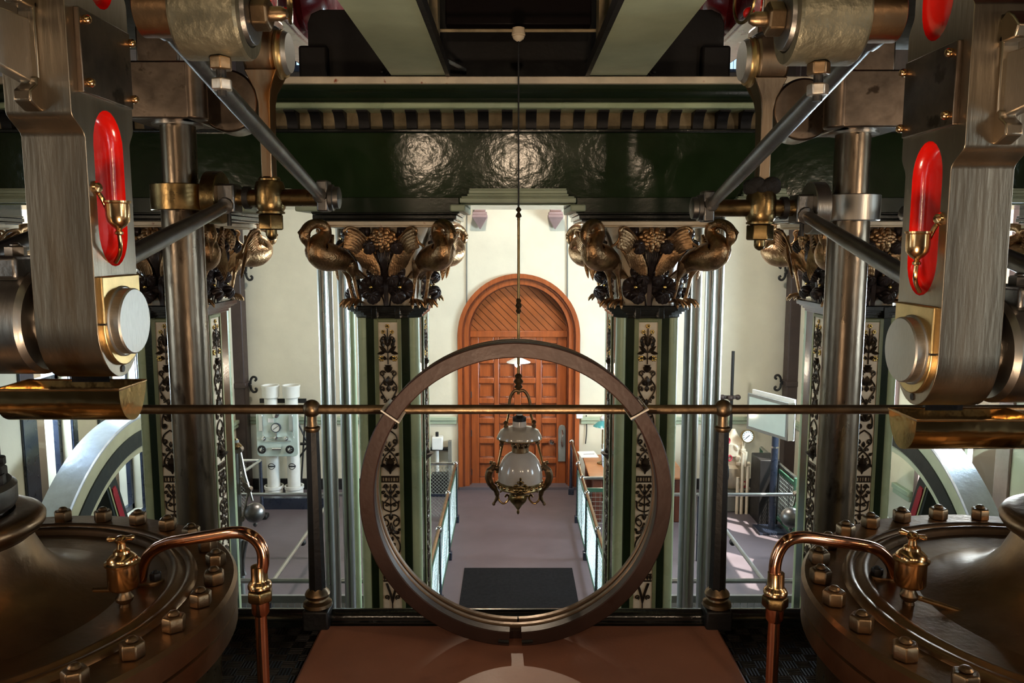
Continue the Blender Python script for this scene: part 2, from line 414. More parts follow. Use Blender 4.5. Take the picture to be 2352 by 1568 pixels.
# ---- back wall with the arched doorway
DX0, DX1 = P(1056, 900, YB).x, P(1327, 900, YB).x
DXC, DR = (DX0+DX1)/2, (DX1-DX0)/2
ZSP = P(1190, 769, YB).z
def arch(r, n=28, z0=0.0, xc=None, zs=None):
    xc = DXC if xc is None else xc; zs = ZSP if zs is None else zs
    return [(xc-r, z0)]+[(xc-r*math.cos(PI*i/n), zs+r*math.sin(PI*i/n)) for i in range(n+1)]+[(xc+r, z0)]
ar = arch(DR)
poly = [(XL-.3, 0)]+ar+[(XR+.3, 0), (XR+.3, ZW), (XL-.3, ZW)]
struct(MB().prism(poly, 'Y', YB, YB+.35).build('wall_back', 'cream'))
dr = struct(MB().prism(arch(DR+.0), 'Y', YB+.30, YB+.34).build('door_1', 'doordk'))
def band(ro, ri, y0, y1, name, m):
    b = MB(); A = arch(ro); B = arch(ri)
    n = len(A); vs = []
    for (p, q) in A: vs.append((p, y0, q))
    for (p, q) in B: vs.append((p, y0, q))
    for (p, q) in A: vs.append((p, y1, q))
    for (p, q) in B: vs.append((p, y1, q))
    fs = []
    for i in range(n-1):
        fs += [(i, i+1, n+i+1, n+i), (2*n+i, 2*n+i+1, 3*n+i+1, 3*n+i), (i, i+1, 2*n+i+1, 2*n+i), (n+i, n+i+1, 3*n+i+1, 3*n+i)]
    b.add(vs, fs)
    return b.build(name, m, dr)
band(DR+.03, DR-.05, YB-.06, YB+.05, 'outer_architrave', 'door')
band(DR-.04, DR-.09, YB-.03, YB+.1, 'bead', 'doordk')
band(DR-.08, DR-.17, YB+.0, YB+.3, 'jamb', 'door')
band(DR-.16, DR-.2, YB+.1, YB+.3, 'stop', 'doordk')
RI = DR-.18
MB().prism([(DXC-RI*math.cos(PI*i/28), ZSP+.02+(RI)*math.sin(PI*i/28)) for i in range(29)], 'Y', YB+.2, YB+.3).build('tympanum', 'diag', dr)
MB().box(DXC-RI, DXC+RI, YB+.14, YB+.3, ZSP-.06, ZSP+.06).build('transom', 'door', dr, bevel=.012)
# the leaf: stiles, rails and small square raised panels
lx0, lx1 = DXC-RI+.02, DXC+RI-.02
leaf = MB().box(lx0, lx1, YB+.24, YB+.3, .02, ZSP-.06).build('door_leaf', 'door', dr)
gr = MB()
xs = [(P(a, 900, YB).x, P(b, 900, YB).x) for a, b in ((1099, 1134), (1146, 1181), (1197, 1231), (1245, 1280))]
zr = [(P(1190, a, YB).z, P(1190, a+33, YB).z) for a in (791.5, 838, 884.5, 931, 977.5, 1024, 1070.5)]
ed = [lx0]+[q for a, b in xs for q in (a, b)]+[lx1]
ez = [ZSP-.06]+[q for a, b in zr for q in (a, b)]+[.02]
for i in range(0, len(ed), 2): gr.box(ed[i], ed[i+1], YB+.19, YB+.25, .02, ZSP-.06)
for j in range(0, len(ez), 2):
    for (a, b) in xs: gr.box(a, b, YB+.192, YB+.25, ez[j+1], ez[j])
gr.build('stiles_and_rails', 'door', leaf, bevel=.012, seg=2)
pm = MB()
for (a, b) in xs:
    for (t_, b_) in zr:
        for q in ((a, a+.02, b_, t_), (b-.02, b, b_, t_), (a, b, t_-.02, t_), (a, b, b_, b_+.02)): pm.box(q[0], q[1], YB+.205, YB+.245, q[2], q[3])
pm.build('panel_border', 'doordk', leaf, bevel=.008)  # thin dark border strips round each panel
kx, kz = P(1267, 1019, YB).x, P(1267, 1019, YB).z
MB().lathe([(.02, 0), (.02, .04), (.05, .06), (.055, .09), (.03, .12), (.001, .125)], (kx, YB+.19, kz), (0, -1, 0), 20).build('knob', 'chrome', leaf)
fp = [P(1292, v, YB).z for v in (980, 1065)]; fx = P(1292, 1000, YB).x
fpl = MB().prism([(fx-.07, fp[1]), (fx+.07, fp[1]), (fx+.07, fp[0]-.08), (fx+.05, fp[0]-.02), (fx, fp[0]), (fx-.05, fp[0]-.02), (fx-.07, fp[0]-.08)], 'Y', YB+.16, YB+.19).build('finger_plate', 'grey', leaf, bevel=.006)
MB().tube([(fx, YB+.16, fp[0]-.1), (fx+.01, YB+.08, fp[0]-.16), (fx-.015, YB+.07, fp[0]-.3), (fx, YB+.16, fp[0]-.42)], .014, 8).build('pull_handle', 'chrome', fpl)
# hinges
for v in (910, 1000, 1090):
    z = P(1075, v, YB).z; MB().cyl((lx0-.005, YB+.19, z-.06), (lx0-.005, YB+.19, z+.06), .02, n=10).build('hinge', 'mblack', leaf)
struct(MB().box(DXC-DR-.02, DXC+DR+.02, YB-.08, YB+.3, 0, .05).build('trim_6', 'gfloor'))
# dado moulding, skirting
zd = P(700, 962, YB).z
def dado(b, x0, x1, y0, y1): b.box(x0, x1, y0, y1, zd-.04, zd+.05); b.box(x0, x1, y0+.02*(y1 > y0), y1, zd-.08, zd-.04)
b = MB(); b.box(XL, DX0-.06, YB-.07, YB, zd-.02, zd+.05); b.box(XL, DX0-.06, YB-.04, YB, zd-.09, zd-.02)
struct(b.build('trim_1', 'pale', bevel=.01))
b = MB(); b.box(DX1+.06, XR, YB-.07, YB, zd-.02, zd+.05); b.box(DX1+.06, XR, YB-.04, YB, zd-.09, zd-.02)
struct(b.build('trim_2', 'pale', bevel=.01))
for k, (x0, x1, segs) in enumerate(((XL, XL+.07, [(10.7, YB), (9.1, 9.55)]), (XR-.07, XR, [(12.15, YB), (10.05, 10.5)]))):
    b = MB()
    for a, c in segs: b.box(x0, x1, a, c, zd-.02, zd+.05); b.box(x0+.02*(k == 1), x1-.02*(k == 0), a, c, zd-.09, zd-.02)
    struct(b.build('trim_%d' % (3+k), 'pale', bevel=.01))
for n, x0, x1 in (('baseboard_left', XL, DX0-.06), ('baseboard_right', DX1+.06, XR)):
    struct(MB().box(x0, x1, YB-.05, YB, 0, .2).build(n, 'mblack'))
# thin conduits down the back wall either side of the door, and pointed corbels
for u in (1072, 1303):
    a = P(u, 440, YB-.02); c = P(u, 705 if u < 1190 else 690, YB-.02)
    o = MB().cyl(a, c, .012, n=8).build('wall_conduit', 'stone')
    tag(o, 'thin vertical conduit on the cream wall above the %s shoulder of the arched door' % ('left' if u < 1190 else 'right'), 'conduit', 'conduits above the door')
for u in (1103, 1275):
    b = MB(); c = P(u, 490, YB); w = .135
    b.box(c.x-.10, c.x+.10, YB-.2, YB, c.z+.02, c.z+.7)
    b.box(c.x-w+.01, c.x+w-.01, YB-.27, YB, c.z-.03, c.z+.02); b.box(c.x-w, c.x+w, YB-.28, YB, c.z-.08, c.z-.03)
    zt = c.z-.08; zb = P(u, 527, YB-.1).z
    b.add([(c.x-w, YB-.27, zt), (c.x+w, YB-.27, zt), (c.x+w, YB, zt), (c.x-w, YB, zt), (c.x, YB-.04, zb)], [(0, 1, 2, 3), (0, 1, 4), (1, 2, 4), (2, 3, 4), (3, 0, 4)])
    o = b.build('wall_corbel', 'pink', bevel=.006)
    tag(o, 'dull pink pointed corbel on the cream wall %s of the hanging lamp rod' % ('left' if u < 1190 else 'right'), 'corbel', 'pointed corbels over the door')
# upper storey windows far above, seen beside the entablature's upper plates
for k, (u0, v0, u1, v1, strips) in enumerate(((676, 112, 712, 165, [(683, 691, 124, 151), (698, 707, 129, 158)]), (1660, 100, 1702, 166, [(1668, 1690, 108, 120), (1670, 1681, 131, 160), (1684, 1698, 131, 160)]))):
    a = P(u0, v0, YB); c = P(u1, v1, YB)
    w = struct(MB().box(a.x, c.x, YB-.06, YB, c.z, a.z).build('window_%d' % (11+k), 'bluepost'))
    for (p, q, r, t) in strips:
        A = P(p, r, YB); C = P(q, t, YB)
        MB().box(A.x, C.x, YB-.08, YB-.05, C.z, A.z).build('pane', mat('upper_pane_sky', rgb(190, 225, 245), 0, .3, 0, 5, rvar=0, emit=1.0), w)
    if k == 0:
        A = P(683, 115, YB-.1); C = P(703, 119, YB-.1)
        o = MB().box(A.x, C.x, YB-.16, YB-.09, C.z, A.z).build('exit_sign', 'exitgreen'); tag(o, 'thin lit green sign box above the upper floor windows', 'sign')

# ================================================================ the gallery platform in front
struct(MB().box(-.77, .83, YF, PLY-.06, PLZ-.12, PLZ).build('floor_gallery', 'pfloor', bevel=.01))
b = MB(); b.box(XL, -.775, YF, PLY-.04, PLZ-.14, PLZ-.012); b.box(.835, XR, YF, PLY-.04, PLZ-.14, PLZ-.012)
struct(b.build('floor_treadplate', 'plate'))
b = MB(); b.box(XL, XR, PLY-.06, PLY+.02, PLZ-.3, PLZ+.01)
b.cyl((XL, PLY-.02, PLZ+.015), (XR, PLY-.02, PLZ+.015), .034, n=14)
struct(b.build('trim_7', 'black'))

# ---- brass hand rail on two turned posts
RY = PLY-.05
rz = P(1190, 940, RY).z
rail = thing('hand_rail', 'long bronze tube hand rail with ball joints running across the platform edge', 'rail', (.02, RY, PLZ))
MB().cyl((-2.6, RY, rz), (2.6, RY, rz), .0185, n=18).build('rail_tube', 'bronze2', rail)
def post(px, lab):
    x = P(px, 940, RY).x
    t = thing('rail_post', lab, 'post', (x, RY, PLZ), 'turned posts of the platform hand rail')
    zz = lambda v: P(px, v, RY).z
    MB().box(x-.052, x+.052, RY-.052, RY+.052, PLZ-.01, zz(1392)).build('plinth', 'mblack', t, bevel=.008)
    MB().lathe([(.05, zz(1392)), (.058, zz(1388)), (.056, zz(1381)), (.038, zz(1376)), (.036, zz(1372)), (.047, zz(1368)), (.05, zz(1362)), (.046, zz(1357)), (.033, zz(1350)), (.03, zz(1345))], (x, RY, 0), n=28).build('base_rings', 'bronze2', t)
    MB().lathe([(.034, zz(1350)), (.026, zz(988))], (x, RY, 0), n=8).build('shaft', 'mblack', t, angle=20)
    MB().lathe([(.026, zz(990)), (.031, zz(985)), (.031, zz(981)), (.02, zz(978)), (.019, zz(965)), (.019, zz(945))], (x, RY, 0), n=24).build('collar', 'bronze2', t)
    MB().sphere((x, RY, zz(938)), .0355, 24, 14).build('ball', 'bronze2', t)
    return t
post(716, 'dark tapered rail post with bronze ball by the left-hand cylinder')
post(1661, 'dark tapered rail post with bronze ball by the right-hand cylinder')

# ================================================================ entablature across the columns
EY = 6.2
AX = (P(893, 900, 6.2).x+P(1485, 900, 6.2).x)/2
def ez_(v, y=EY): return P(1190, v, y).z
ent = thing('entablature', 'wide glossy dark green cast iron entablature carried on the bird-topped columns', 'entablature', (AX, EY+.4, ez_(508)))
z470, z300 = ez_(471), ez_(304)
CX = [P(u, 900, EY).x for u in (387, 893, 1485, 1989)]
MB().box(XL, XR, EY, EY+.8, z470, z300).build('fascia', 'dgreen', ent)
CX6 = [XL+.26]+CX+[XR-.26]
for x in CX6:
    MB().box(max(x-.57, XL), min(x+.57, XR), EY-.01, EY+.78, ez_(490), z470+.06).build('bearing_block', 'dgreen2', ent, bevel=.006)
for i, x in enumerate(CX6):
    b = MB()
    pr = [(.53, EY-.045, ez_(508, EY-.05), ez_(503, EY-.05)), (.55, EY-.055, ez_(503, EY-.05), ez_(493, EY-.05)), (.56, EY-.03, ez_(493), ez_(488))]
    for hw, y0, z0, z1 in pr: b.box(max(x-hw, XL), min(x+hw, XR), y0, EY+.8-(y0-EY), z0, z1)
    b.build('bed_moulding', 'black', ent, bevel=.006)
# pale green moulding over each bay
for (x0, x1) in ((AX-.44, AX+.44), (CX[0]+.64, CX[1]-.64), (CX[2]+.64, CX[3]-.64), (CX6[0]+.64, CX[0]-.64), (CX[3]+.64, CX6[5]-.64)):
    b = MB()
    prof = [(0, .0, 470, 467), (.0, .085, 466, 455), (.012, .07, 455, 451), (.055, .05, 451, 445), (.065, .035, 445, 436), (.07, .03, 436, 432)]
    for ins, pr, v0, v1 in prof:
        b.box(x0+ins, x1-ins, EY-pr-.01, EY+.02, ez_(v0, EY-.05), ez_(v1, EY-.05))
    b.build('bay_moulding', 'pale', ent, bevel=.008)
for (x0, x1) in ((CX[1]+.5, AX-.40), (AX+.40, CX[2]-.5), (CX[0]+.5, CX[0]+.68), (CX[1]-.68, CX[1]-.5), (CX[2]+.5, CX[2]+.68), (CX[3]-.68, CX[3]-.5)):
    w = x1-x0; lo = x0 < CX[1] and x0 > AX or True
    MB().box(x0, x1, EY-.06, EY+.78, ez_(486), ez_(470)).build('corner_moulding', 'pale', ent, bevel=.012)
# bed moulding under the bracket row, bracket row, cornice
MB().box(XL, XR, EY-.035, EY+.1, z300-.005, ez_(297)).build('string_moulding', 'black', ent, bevel=.008)
MB().box(XL, XR, EY+.06, EY+.7, ez_(300), ez_(243)).build('frieze', 'ivory_dirty', ent)
pitch = 53.4*EY/F
zb, zt = ez_(297), ez_(249, EY-.1)
bw = .04
n = 0
for k in range(-26, 27):
    x = P(1190-25, 270, EY).x+k*pitch
    if not XL+.05 < x < XR-.05: continue
    pts = [(EY+.07, zb), (EY+.0, zb)]+[(EY-.0-.10*(1-math.cos(t*PI/2/6)), zb+(zt-zb)*.85*math.sin(t*PI/2/6)) for t in range(1, 7)]+[(EY-.1, zt), (EY+.07, zt)]
    MB().prism(pts, 'X', x-bw, x+bw).build('cornice_bracket', 'dkplate', ent)
MB().box(XL, XR, EY-.12, EY+.7, ez_(250, EY-.12), ez_(246, EY-.12)).build('soffit_fillet', 'black', ent)
MB().box(XL, XR, EY-.17, EY+.7, ez_(248, EY-.17), ez_(234, EY-.17)).build('cornice_bead', 'palelt', ent, bevel=.012)
cv = [(EY+.5, ez_(235, EY-.15)), (EY-.155, ez_(234.5, EY-.15)), (EY-.15, ez_(226, EY-.15)), (EY-.175, ez_(212, EY-.17)), (EY-.22, ez_(200, EY-.22)), (EY-.27, ez_(191, EY-.27)), (EY+.5, ez_(191, EY-.27))]
MB().prism(cv, 'X', XL, XR).build('cornice_cove', 'dgreen2', ent)
ztop = ez_(175, EY-.3)
MB().box(XL, XR, EY-.3, EY+.9, ez_(191, EY-.3), ztop).build('cornice_top', 'ivory_rust', ent, bevel=.006)

# ---- what stands on and over the entablature
for sx, nm in ((-1, 'left'), (1, 'right')):
    x0, x1 = (-.87, -.475) if sx < 0 else (.555, .97)
    g = thing('floor_girder', 'pale green overhead girder running towards the entablature, %s of the lamp cable' % nm, 'girder', ((x0+x1)/2, 2.5, ztop+.005), 'pale green girders overhead')
    MB().box(x0, x1, -1.6, EY-.27, ztop+.012, ztop+.06).build('bottom_flange', 'pale', g)
    xi = x1 if sx < 0 else x0
    MB().box(min(xi, xi-sx*.03), max(xi, xi-sx*.03), -1.6, EY-.27, ztop+.0, ztop+.075).build('dark_edge', 'mblack', g)
    MB().box((x0+x1)/2-.07, (x0+x1)/2+.07, -1.6, EY-.27, ztop+.06, ztop+.75).build('girder_web', 'pale', g)
    # brackets on the inner face
    for yy in (4.6, 5.3):
        MB().box(min(xi, xi+sx*.16), max(xi, xi+sx*.16), yy, yy+.16, ztop+.08, ztop+.62).build('stiffener', 'ivory_dirty', g)
    q0, q1 = (-1.56, -.62) if sx < 0 else (.74, 1.62)
    pl = MB(); zz0 = ztop+.0; zz1 = P(800, 20, EY+.1).z
    xo = q0 if sx < 0 else q1; xn = q1 if sx < 0 else q0
    pts = [(xn, zz0), (xo, zz0), (xo, zz1-.1), (xo-sx*.03, zz1-.03), (xo-sx*.1, zz1), (xn, zz1)]
    pl.prism(pts, 'Y', EY+.12, EY+.2)
    o = pl.build('bearing_plate', 'dkplate', bevel=.006)
    tag(o, 'dark grey upright iron plate standing on the entablature, %s of both green girders' % nm, 'plate', 'upright plates on the entablature')
    bx_ = P(880 if sx < 0 else 1500, 165, EY+.1)
    o = MB().lathe([(.05, 0), (.05, .02), (.035, .02), (.035, .04), (.018, .04), (.018, .05), (.001, .055)], (bx_.x, EY+.12, bx_.z), (0, -1, 0), 24).build('plate_boss', 'dkplate', o)
# cross floor boards and beam between the girders, light-blocking boards outside them
b = MB().box(-.5, .6, -1.5, 6.6, ztop+.72, ztop+.8)
b.box(XL, -2.35, -1.5, 6.4, ztop+.3, ztop+.4); b.box(2.4, XR, -1.5, 6.4, ztop+.3, ztop+.4)  # side boards added to keep light off the upper walls
struct(b.build('ceiling_boards_and_screens', 'dkmaroon'))
o = MB().box(-.66, .78, 6.3, 6.42, ztop+.01, ztop+.72).build('back_plate', 'dkplate'); tag(o, 'black iron plate closing the bay between the two green girders', 'plate')
c0 = P(1190, 20, 5.9)
o = MB().box(-.47, .56, 5.84, 5.98, P(1190, 62, 5.9).z, ztop+.71).build('cross_joist', 'dkmaroon', bevel=.01); tag(o, 'dark maroon joist between the pale green girders above the lamp hook', 'joist')
LY = 5.5
hk = thing('ceiling_conduit', 'thin cream conduit with a round junction box carrying the lamp cable between the girders', 'conduit', P(1190, 74, LY))
hz = P(1190, 70, LY).z; hx = P(1191, 70, LY).x
MB().cyl((-.49, LY, hz), (.6, LY, hz), .011, n=10).build('conduit_tube', 'ivory_dirty', hk)
MB().lathe([(.03, .02), (.042, .015), (.045, -.02), (.046, -.03), (.04, -.035), (.042, -.04), (.034, -.055), (.012, -.07), (.004, -.07)], (hx, LY, hz), n=24).build('junction_box', 'ivory', hk)
a = P(1166, 163, 6.28); c = P(1209, 158, 6.28)
o = MB().box(a.x, c.x, 6.24, 6.3, ztop, ztop+.035).build('name_strip', 'grey'); tag(o, 'small pale strip lying on the entablature top behind the lamp cable', 'strip')
o = MB().cyl(P(1028, 140, 6.0), P(1068, 160, 6.2), .014, n=8).build('short_rod', 'grey'); tag(o, 'short pale rod end poking from the left-hand girder above the entablature', 'rod')
# ================================================================ cast-iron columns with ibis capitals
CY = EY+.38
def col_part(b, name, m, parent, **k): return b.build(name, m, parent, **k)
def octo(hw, hd, c): return [(-hw+c, -hd), (hw-c, -hd), (hw, -hd+c), (hw, hd-c), (hw-c, hd), (-hw+c, hd), (-hw, hd-c), (-hw, -hd+c)]
ZN0 = P(893, 731, EY-.05).z      # underside of the neck moulding
ZN1 = P(893, 702, EY-.06).z      # where the birds stand
ZA0 = P(893, 518, EY-.15).z      # underside of the abacus
ZA1 = P(893, 508, EY-.2).z
col0 = thing('iron_column', 'x', 'column', (0, CY, 0))
O = Vector((0, CY, 0))
HW, HD, CH = .243, .38, .08
def at_col(b):
    for i in range(len(b.v)): b.v[i] = b.v[i]+O
    return b
# core: dark stiles
sh = at_col(MB().prism([(x, y) for x, y in octo(HW, HD, CH)], 'Z', .0, ZN0+.01)).build('shaft', 'dgreen2', col0)
# round flutes on the chamfers
for sx in (-1, 1):
    for sy in (-1, 1):
        b = MB().cyl((sx*(HW-.043), sy*(HD-.043), .12), (sx*(HW-.043), sy*(HD-.043), ZN0), .047, n=20)
        at_col(b).build('corner_shaft', 'palelt', col0)
# framed panels on front, back and sides
def panel(face):
    w = .155/2
    T = {'F': Matrix.Translation((0, -HD, 0)), 'R': Matrix.Translation((HW, 0, 0)) @ Matrix.Rotation(PI/2, 4, 'Z'), 'L': Matrix.Translation((-HW, 0, 0)) @ Matrix.Rotation(-PI/2, 4, 'Z')}[face]
    wf = w if face == 'F' else .10
    zt, zb = ZN0-.035, .35
    b = MB()
    for x0, x1, z0, z1 in ((-wf-.03, -wf, zb-.03, zt+.03), (wf, wf+.03, zb-.03, zt+.03), (-wf, wf, zt, zt+.03), (-wf, wf, zb-.03, zb)):
        b.box(x0, x1, -.012, .0, z0, z1, T)
    fr = at_col(b).build('panel_frame', 'moss', col0, bevel=.006)
    at_col(MB().box(-wf, wf, -.004, .0, zb, zt, T)).build('panel_ground', 'ivory', col0)
    return T, wf, zt
def spiral(cx, cz, r0, r1, a0, turns, n=22):
    return [(cx+(r0+(r1-r0)*i/n)*math.cos(a0+turns*2*PI*i/n), cz+(r0+(r1-r0)*i/n)*math.sin(a0+turns*2*PI*i/n)) for i in range(n+1)]
def leafblade(b, x, z, a, L, w, T, y=-.012):
    """a small pointed cast leaf"""
    d = Vector((math.cos(a), 0, math.sin(a))); nrm = Vector((-d.z, 0, d.x)); p = Vector((x, y, z))
    prof = [(0, .1), (.25, .8), (.5, 1), (.75, .6), (1, 0.02)]
    vs = []; fs = []
    w *= 1.25; L *= 1.1
    for t, k in prof:
        c = p+d*L*t
        vs += [c+nrm*w*k, c+Vector((0, -.009*(.3+k), 0)), c-nrm*w*k, c+Vector((0, .006, 0))]
    for i in range(len(prof)-1):
        for k in range(4): fs.append((i*4+k, i*4+(k+1) % 4, i*4+4+(k+1) % 4, i*4+4+k))
    fs += [(0, 1, 2, 3), (16, 17, 18, 19)]
    b.add(vs, fs, T)
def ornament(T, wf, zt):
    b = MB(); g = MB()
    s = wf/.0775; sw = min(s, 1.12)
    def tb(pts, r=.006, mir=True):
        for m in ((1, -1) if mir else (1,)):
            b.tube([(m*x*sw, -.011, zt-z) for x, z in cr(pts, 3)], r, 6, T)
    def tsp(pts, r=.006):
        for m in (1, -1): b.tube([(m*x*sw, -.011, zt-z) for x, z in pts], r, 6, T)
    def rosette(x, z, r):
        for m in ((1, -1) if x else (1,)):
            for k in range(6):
                g.sphere((m*x*sw+r*.62*math.cos(k*PI/3), -.012, zt-z+r*.62*math.sin(k*PI/3)), r*.42, 8, 5, (1, .8, 1), T)
            b.sphere((m*x*sw, -.017, zt-z), r*.3, 8, 5, (1, 1, 1), T)
    lv = lambda x, z, a, L, w: (leafblade(b, x*sw, zt-z, a, L, w, T), leafblade(b, -x*sw, zt-z, PI-a, L, w, T))
    # flower tree in its urn
    rosette(0, .03, .018); rosette(.034, .075, .017); rosette(.05, .285, .024)
    tb([(0, .05), (0, .33)], .005, False)
    tb([(.028, .09), (.01, .12), (0, .17)]); tsp(spiral(.034, .128, .02, .004, 2.2, 1.2))
    for (x, z, a, L, w) in ((.004, .24, .7, .075, .014), (.03, .2, 1.2, .055, .013), (.008, .19, 2.2, .055, .012), (.02, .235, -.2, .06, .012), (.045, .17, 1.5, .05, .012), (.008, .29, .4, .05, .013), (.004, .15, .9, .04, .01)): lv(x, z, a, L, w)
    b.lathe([(.012, -.395), (.03, -.375), (.034, -.355), (.02, -.345), (.03, -.335)], (0, -.006, zt), (0, 0, 1), 14, T)
    # lyre scrolls
    tb([(.058, .41), (.03, .45), (.062, .50), (.06, .545), (.03, .60), (-.02, .68), (-.055, .76), (-.06, .83)])
    tsp(spiral(.044, .405, .024, .005, 3.4, 1.3)); tsp(spiral(.05, .525, .02, .005, 2.0, 1.3)); tsp(spiral(.045, .83, .02, .004, 3.2, -1.2))
    for (x, z, a, L, w) in ((0, .50, 1.57, .07, .022), (.004, .5, .8, .05, .015), (.0, .55, 1.57, .05, .016), (0, .78, 1.57, .1, .018), (.004, .79, .9, .06, .014), (.02, .83, .4, .04, .014)): lv(x, z, a, L, w)
    tb([(0, .86), (.05, .90), (.06, .96), (.02, 1.0), (0, 1.03)]); tsp(spiral(.045, .95, .02, .004, 1.0, 1.3))
    tb([(0, 1.03), (.03, 1.06), (.055, 1.1), (.06, 1.14)]); tsp(spiral(.052, 1.15, .018, .004, 0.6, -1.2))
    # covered urn on its shelf
    b.lathe([(.004, -1.22), (.012, -1.2), (.03, -1.185), (.062, -1.15), (.066, -1.145), (.03, -1.14), (.036, -1.125), (.02, -1.1), (.008, -1.085), (.01, -1.07), (.002, -1.06)], (0, -.004, zt), (0, 0, 1), 16, T)
    b.box(-.07*sw, .07*sw, -.016, 0, zt-1.245, zt-1.233, T); b.box(-.07*sw, .07*sw, -.016, 0, zt-1.285, zt-1.277, T)
    for x in (-.065, -.045, -.02, 0, .02, .045, .065): b.box(x*sw-.004, x*sw+.004, -.014, 0, zt-1.28, zt-1.24, T)
    # crossed scrolls
    tb([(.06, 1.33), (.045, 1.31), (.03, 1.35), (-.03, 1.43), (-.06, 1.46)]); tsp(spiral(.035, 1.315, .02, .004, 3.0, -1.3)); tsp(spiral(.058, 1.37, .014, .004, 3.3, 1.1))
    tb([(0, 1.3), (0, 1.56)], .005, False)
    tb([(.07, 1.44), (.062, 1.45), (.058, 1.5), (.03, 1.52), (0, 1.53)]); tb([(.058, 1.45), (.02, 1.46), (0, 1.48)])
    # big lyre
    tb([(0, 1.56), (.03, 1.555), (.062, 1.58), (.064, 1.62), (.035, 1.65), (.02, 1.62), (.035, 1.595)], .006)
    tb([(.03, 1.66), (.0, 1.70), (.04, 1.74), (.068, 1.80), (.064, 1.86), (.035, 1.90), (.012, 1.87), (.03, 1.835), (.045, 1.86)], .006)
    tb([(.0, 1.62), (.03, 1.69), (.06, 1.71), (.06, 1.67)], .005)
    for (x, z, a, L, w) in ((0, 1.60, 1.57, .06, .016), (.03, 1.71, 2.5, .05, .016), (.03, 1.71, .5, .035, .014), (0, 1.78, 1.3, .045, .012), (0, 1.9, 1.57, .03, .014)): lv(x, z, a, L, w)
    tb([(.0, 1.885), (.035, 1.905), (.065, 1.935), (.06, 1.97)], .005)
    for (x, z, r, a0, tn) in ((.03, .62, .016, 1.0, 1.2), (.032, .72, .015, 4.2, -1.2), (.03, 1.02, .016, 2.4, 1.2), (.03, 1.10, .015, 5.2, -1.2), (.035, 1.40, .016, 2.0, 1.2), (.03, 1.47, .014, .2, 1.2), (.05, 1.595, .014, 1.0, -1.2), (.05, 1.75, .014, 3.4, 1.2), (.025, 1.80, .013, 1.0, 1.2), (.048, 1.925, .013, 5.0, 1.2)):
        tsp(spiral(x, z, r, .003, a0, tn, 16), .0045)
    for (x, z, a, L, w) in ((0, .66, 1.57, .05, .014), (.02, .70, .6, .035, .01), (.045, .61, 1.2, .03, .01), (0, 1.0, 1.57, .045, .012), (.045, 1.07, .8, .035, .011), (0, 1.38, 1.57, .04, .012), (.05, 1.41, 1.9, .035, .01), (0, 1.70, 1.57, .05, .013), (.055, 1.69, .9, .03, .01), (.02, 1.86, 1.0, .035, .01)): lv(x, z, a, L, w)
    # palmette on a fret shelf
    for a in (1.57, 1.05, .6, .2): lv(0, 2.03, a, .065, .013)
    tsp(spiral(.05, 2.01, .022, .005, 1.2, 1.2))
    b.box(-.07*sw, .07*sw, -.016, 0, zt-2.06, zt-2.05, T); b.box(-.07*sw, .07*sw, -.016, 0, zt-2.115, zt-2.105, T)
    for x in (-.06, -.036, -.012, .012, .036, .06):
        leafblade(b, x*sw, zt-2.103, PI/2, .05, .009, T)
    # lower stems and leaves
    for d in (0, 1): tb([(.05-d*.01, 2.13), (.02-d*.01, 2.22), (.0, 2.3)])
    tb([(0, 2.3), (0, 2.95)], .005, False); tb([(0, 2.85), (.035, 2.7), (.05, 2.5), (.03, 2.38), (.01, 2.42)]); tsp(spiral(.045, 2.25, .02, .004, 2.0, 1.2))
    tb([(.0, 2.95), (.04, 2.85), (.05, 2.65)])
    for k in range(7):
        lv(.044, 2.9-k*.045, .9, .045, .012); lv(.046, 2.9-k*.045, 2.3, .045, .012)
    sc = at_col(b).build('scrollwork', 'scroll', col0)
    at_col(g).build('gilt_rosettes', 'gold', sc)
for f in ('F', 'R', 'L'):
    T, wf, zt = panel(f); ornament(T, wf, zt)
# plinth
at_col(MB().prism(octo(HW+.06, HD+.06, .1), 'Z', 0, .3)).build('plinth', 'black', col0, bevel=.01)
# neck moulding
b = MB()
dz = ZN1-ZN0
for hw, z0, z1 in ((.02, 0, .25), (.035, .25, .45), (.055, .45, .6), (.075, .6, .95), (.06, .95, 1.0)):
    b.prism(octo(HW+hw, HD+hw, CH+.02), 'Z', ZN0+dz*z0, ZN0+dz*z1)
for x in (-.09, .09):
    b.prism([(x-.02, -HD-.085), (x+.02, -HD-.085), (x+.015, -HD), (x-.015, -HD)], 'Z', ZN0-.0, ZN1-.01)
at_col(b).build('neck_moulding', 'black', col0, bevel=.006)
# capital block (ivory bell) and abacus
cap = None
b = MB(); rows = []
NB = 8
for i in range(NB+1):
    t = i/NB; f = t**2.6
    hw = .215+.11*f; hd = .345+.11*f
    rows.append((hw, hd, ZN1-.005+(ZA0-ZN1+.01)*t))
vs = []; fs = []
for hw, hd, z in rows: vs += [(x, y, z) for x, y in octo(hw, hd, .06)]
for i in range(NB):
    for k in range(8): fs.append((i*8+k, i*8+(k+1) % 8, i*8+8+(k+1) % 8, i*8+8+k))
fs += [tuple(range(8))[::-1], tuple(NB*8+k for k in range(8))]
b.add(vs, fs)
cap = at_col(b).build('capital', 'ivory', col0, angle=50)
b = MB(); b.prism(octo(.455, .59, .05), 'Z', ZA0, ZA1)
b.prism(octo(.435, .57, .05), 'Z', ZA0-.012, ZA0)
at_col(b).build('abacus', 'ivory_rust', cap, bevel=.005)
HC = ZA0-ZN1
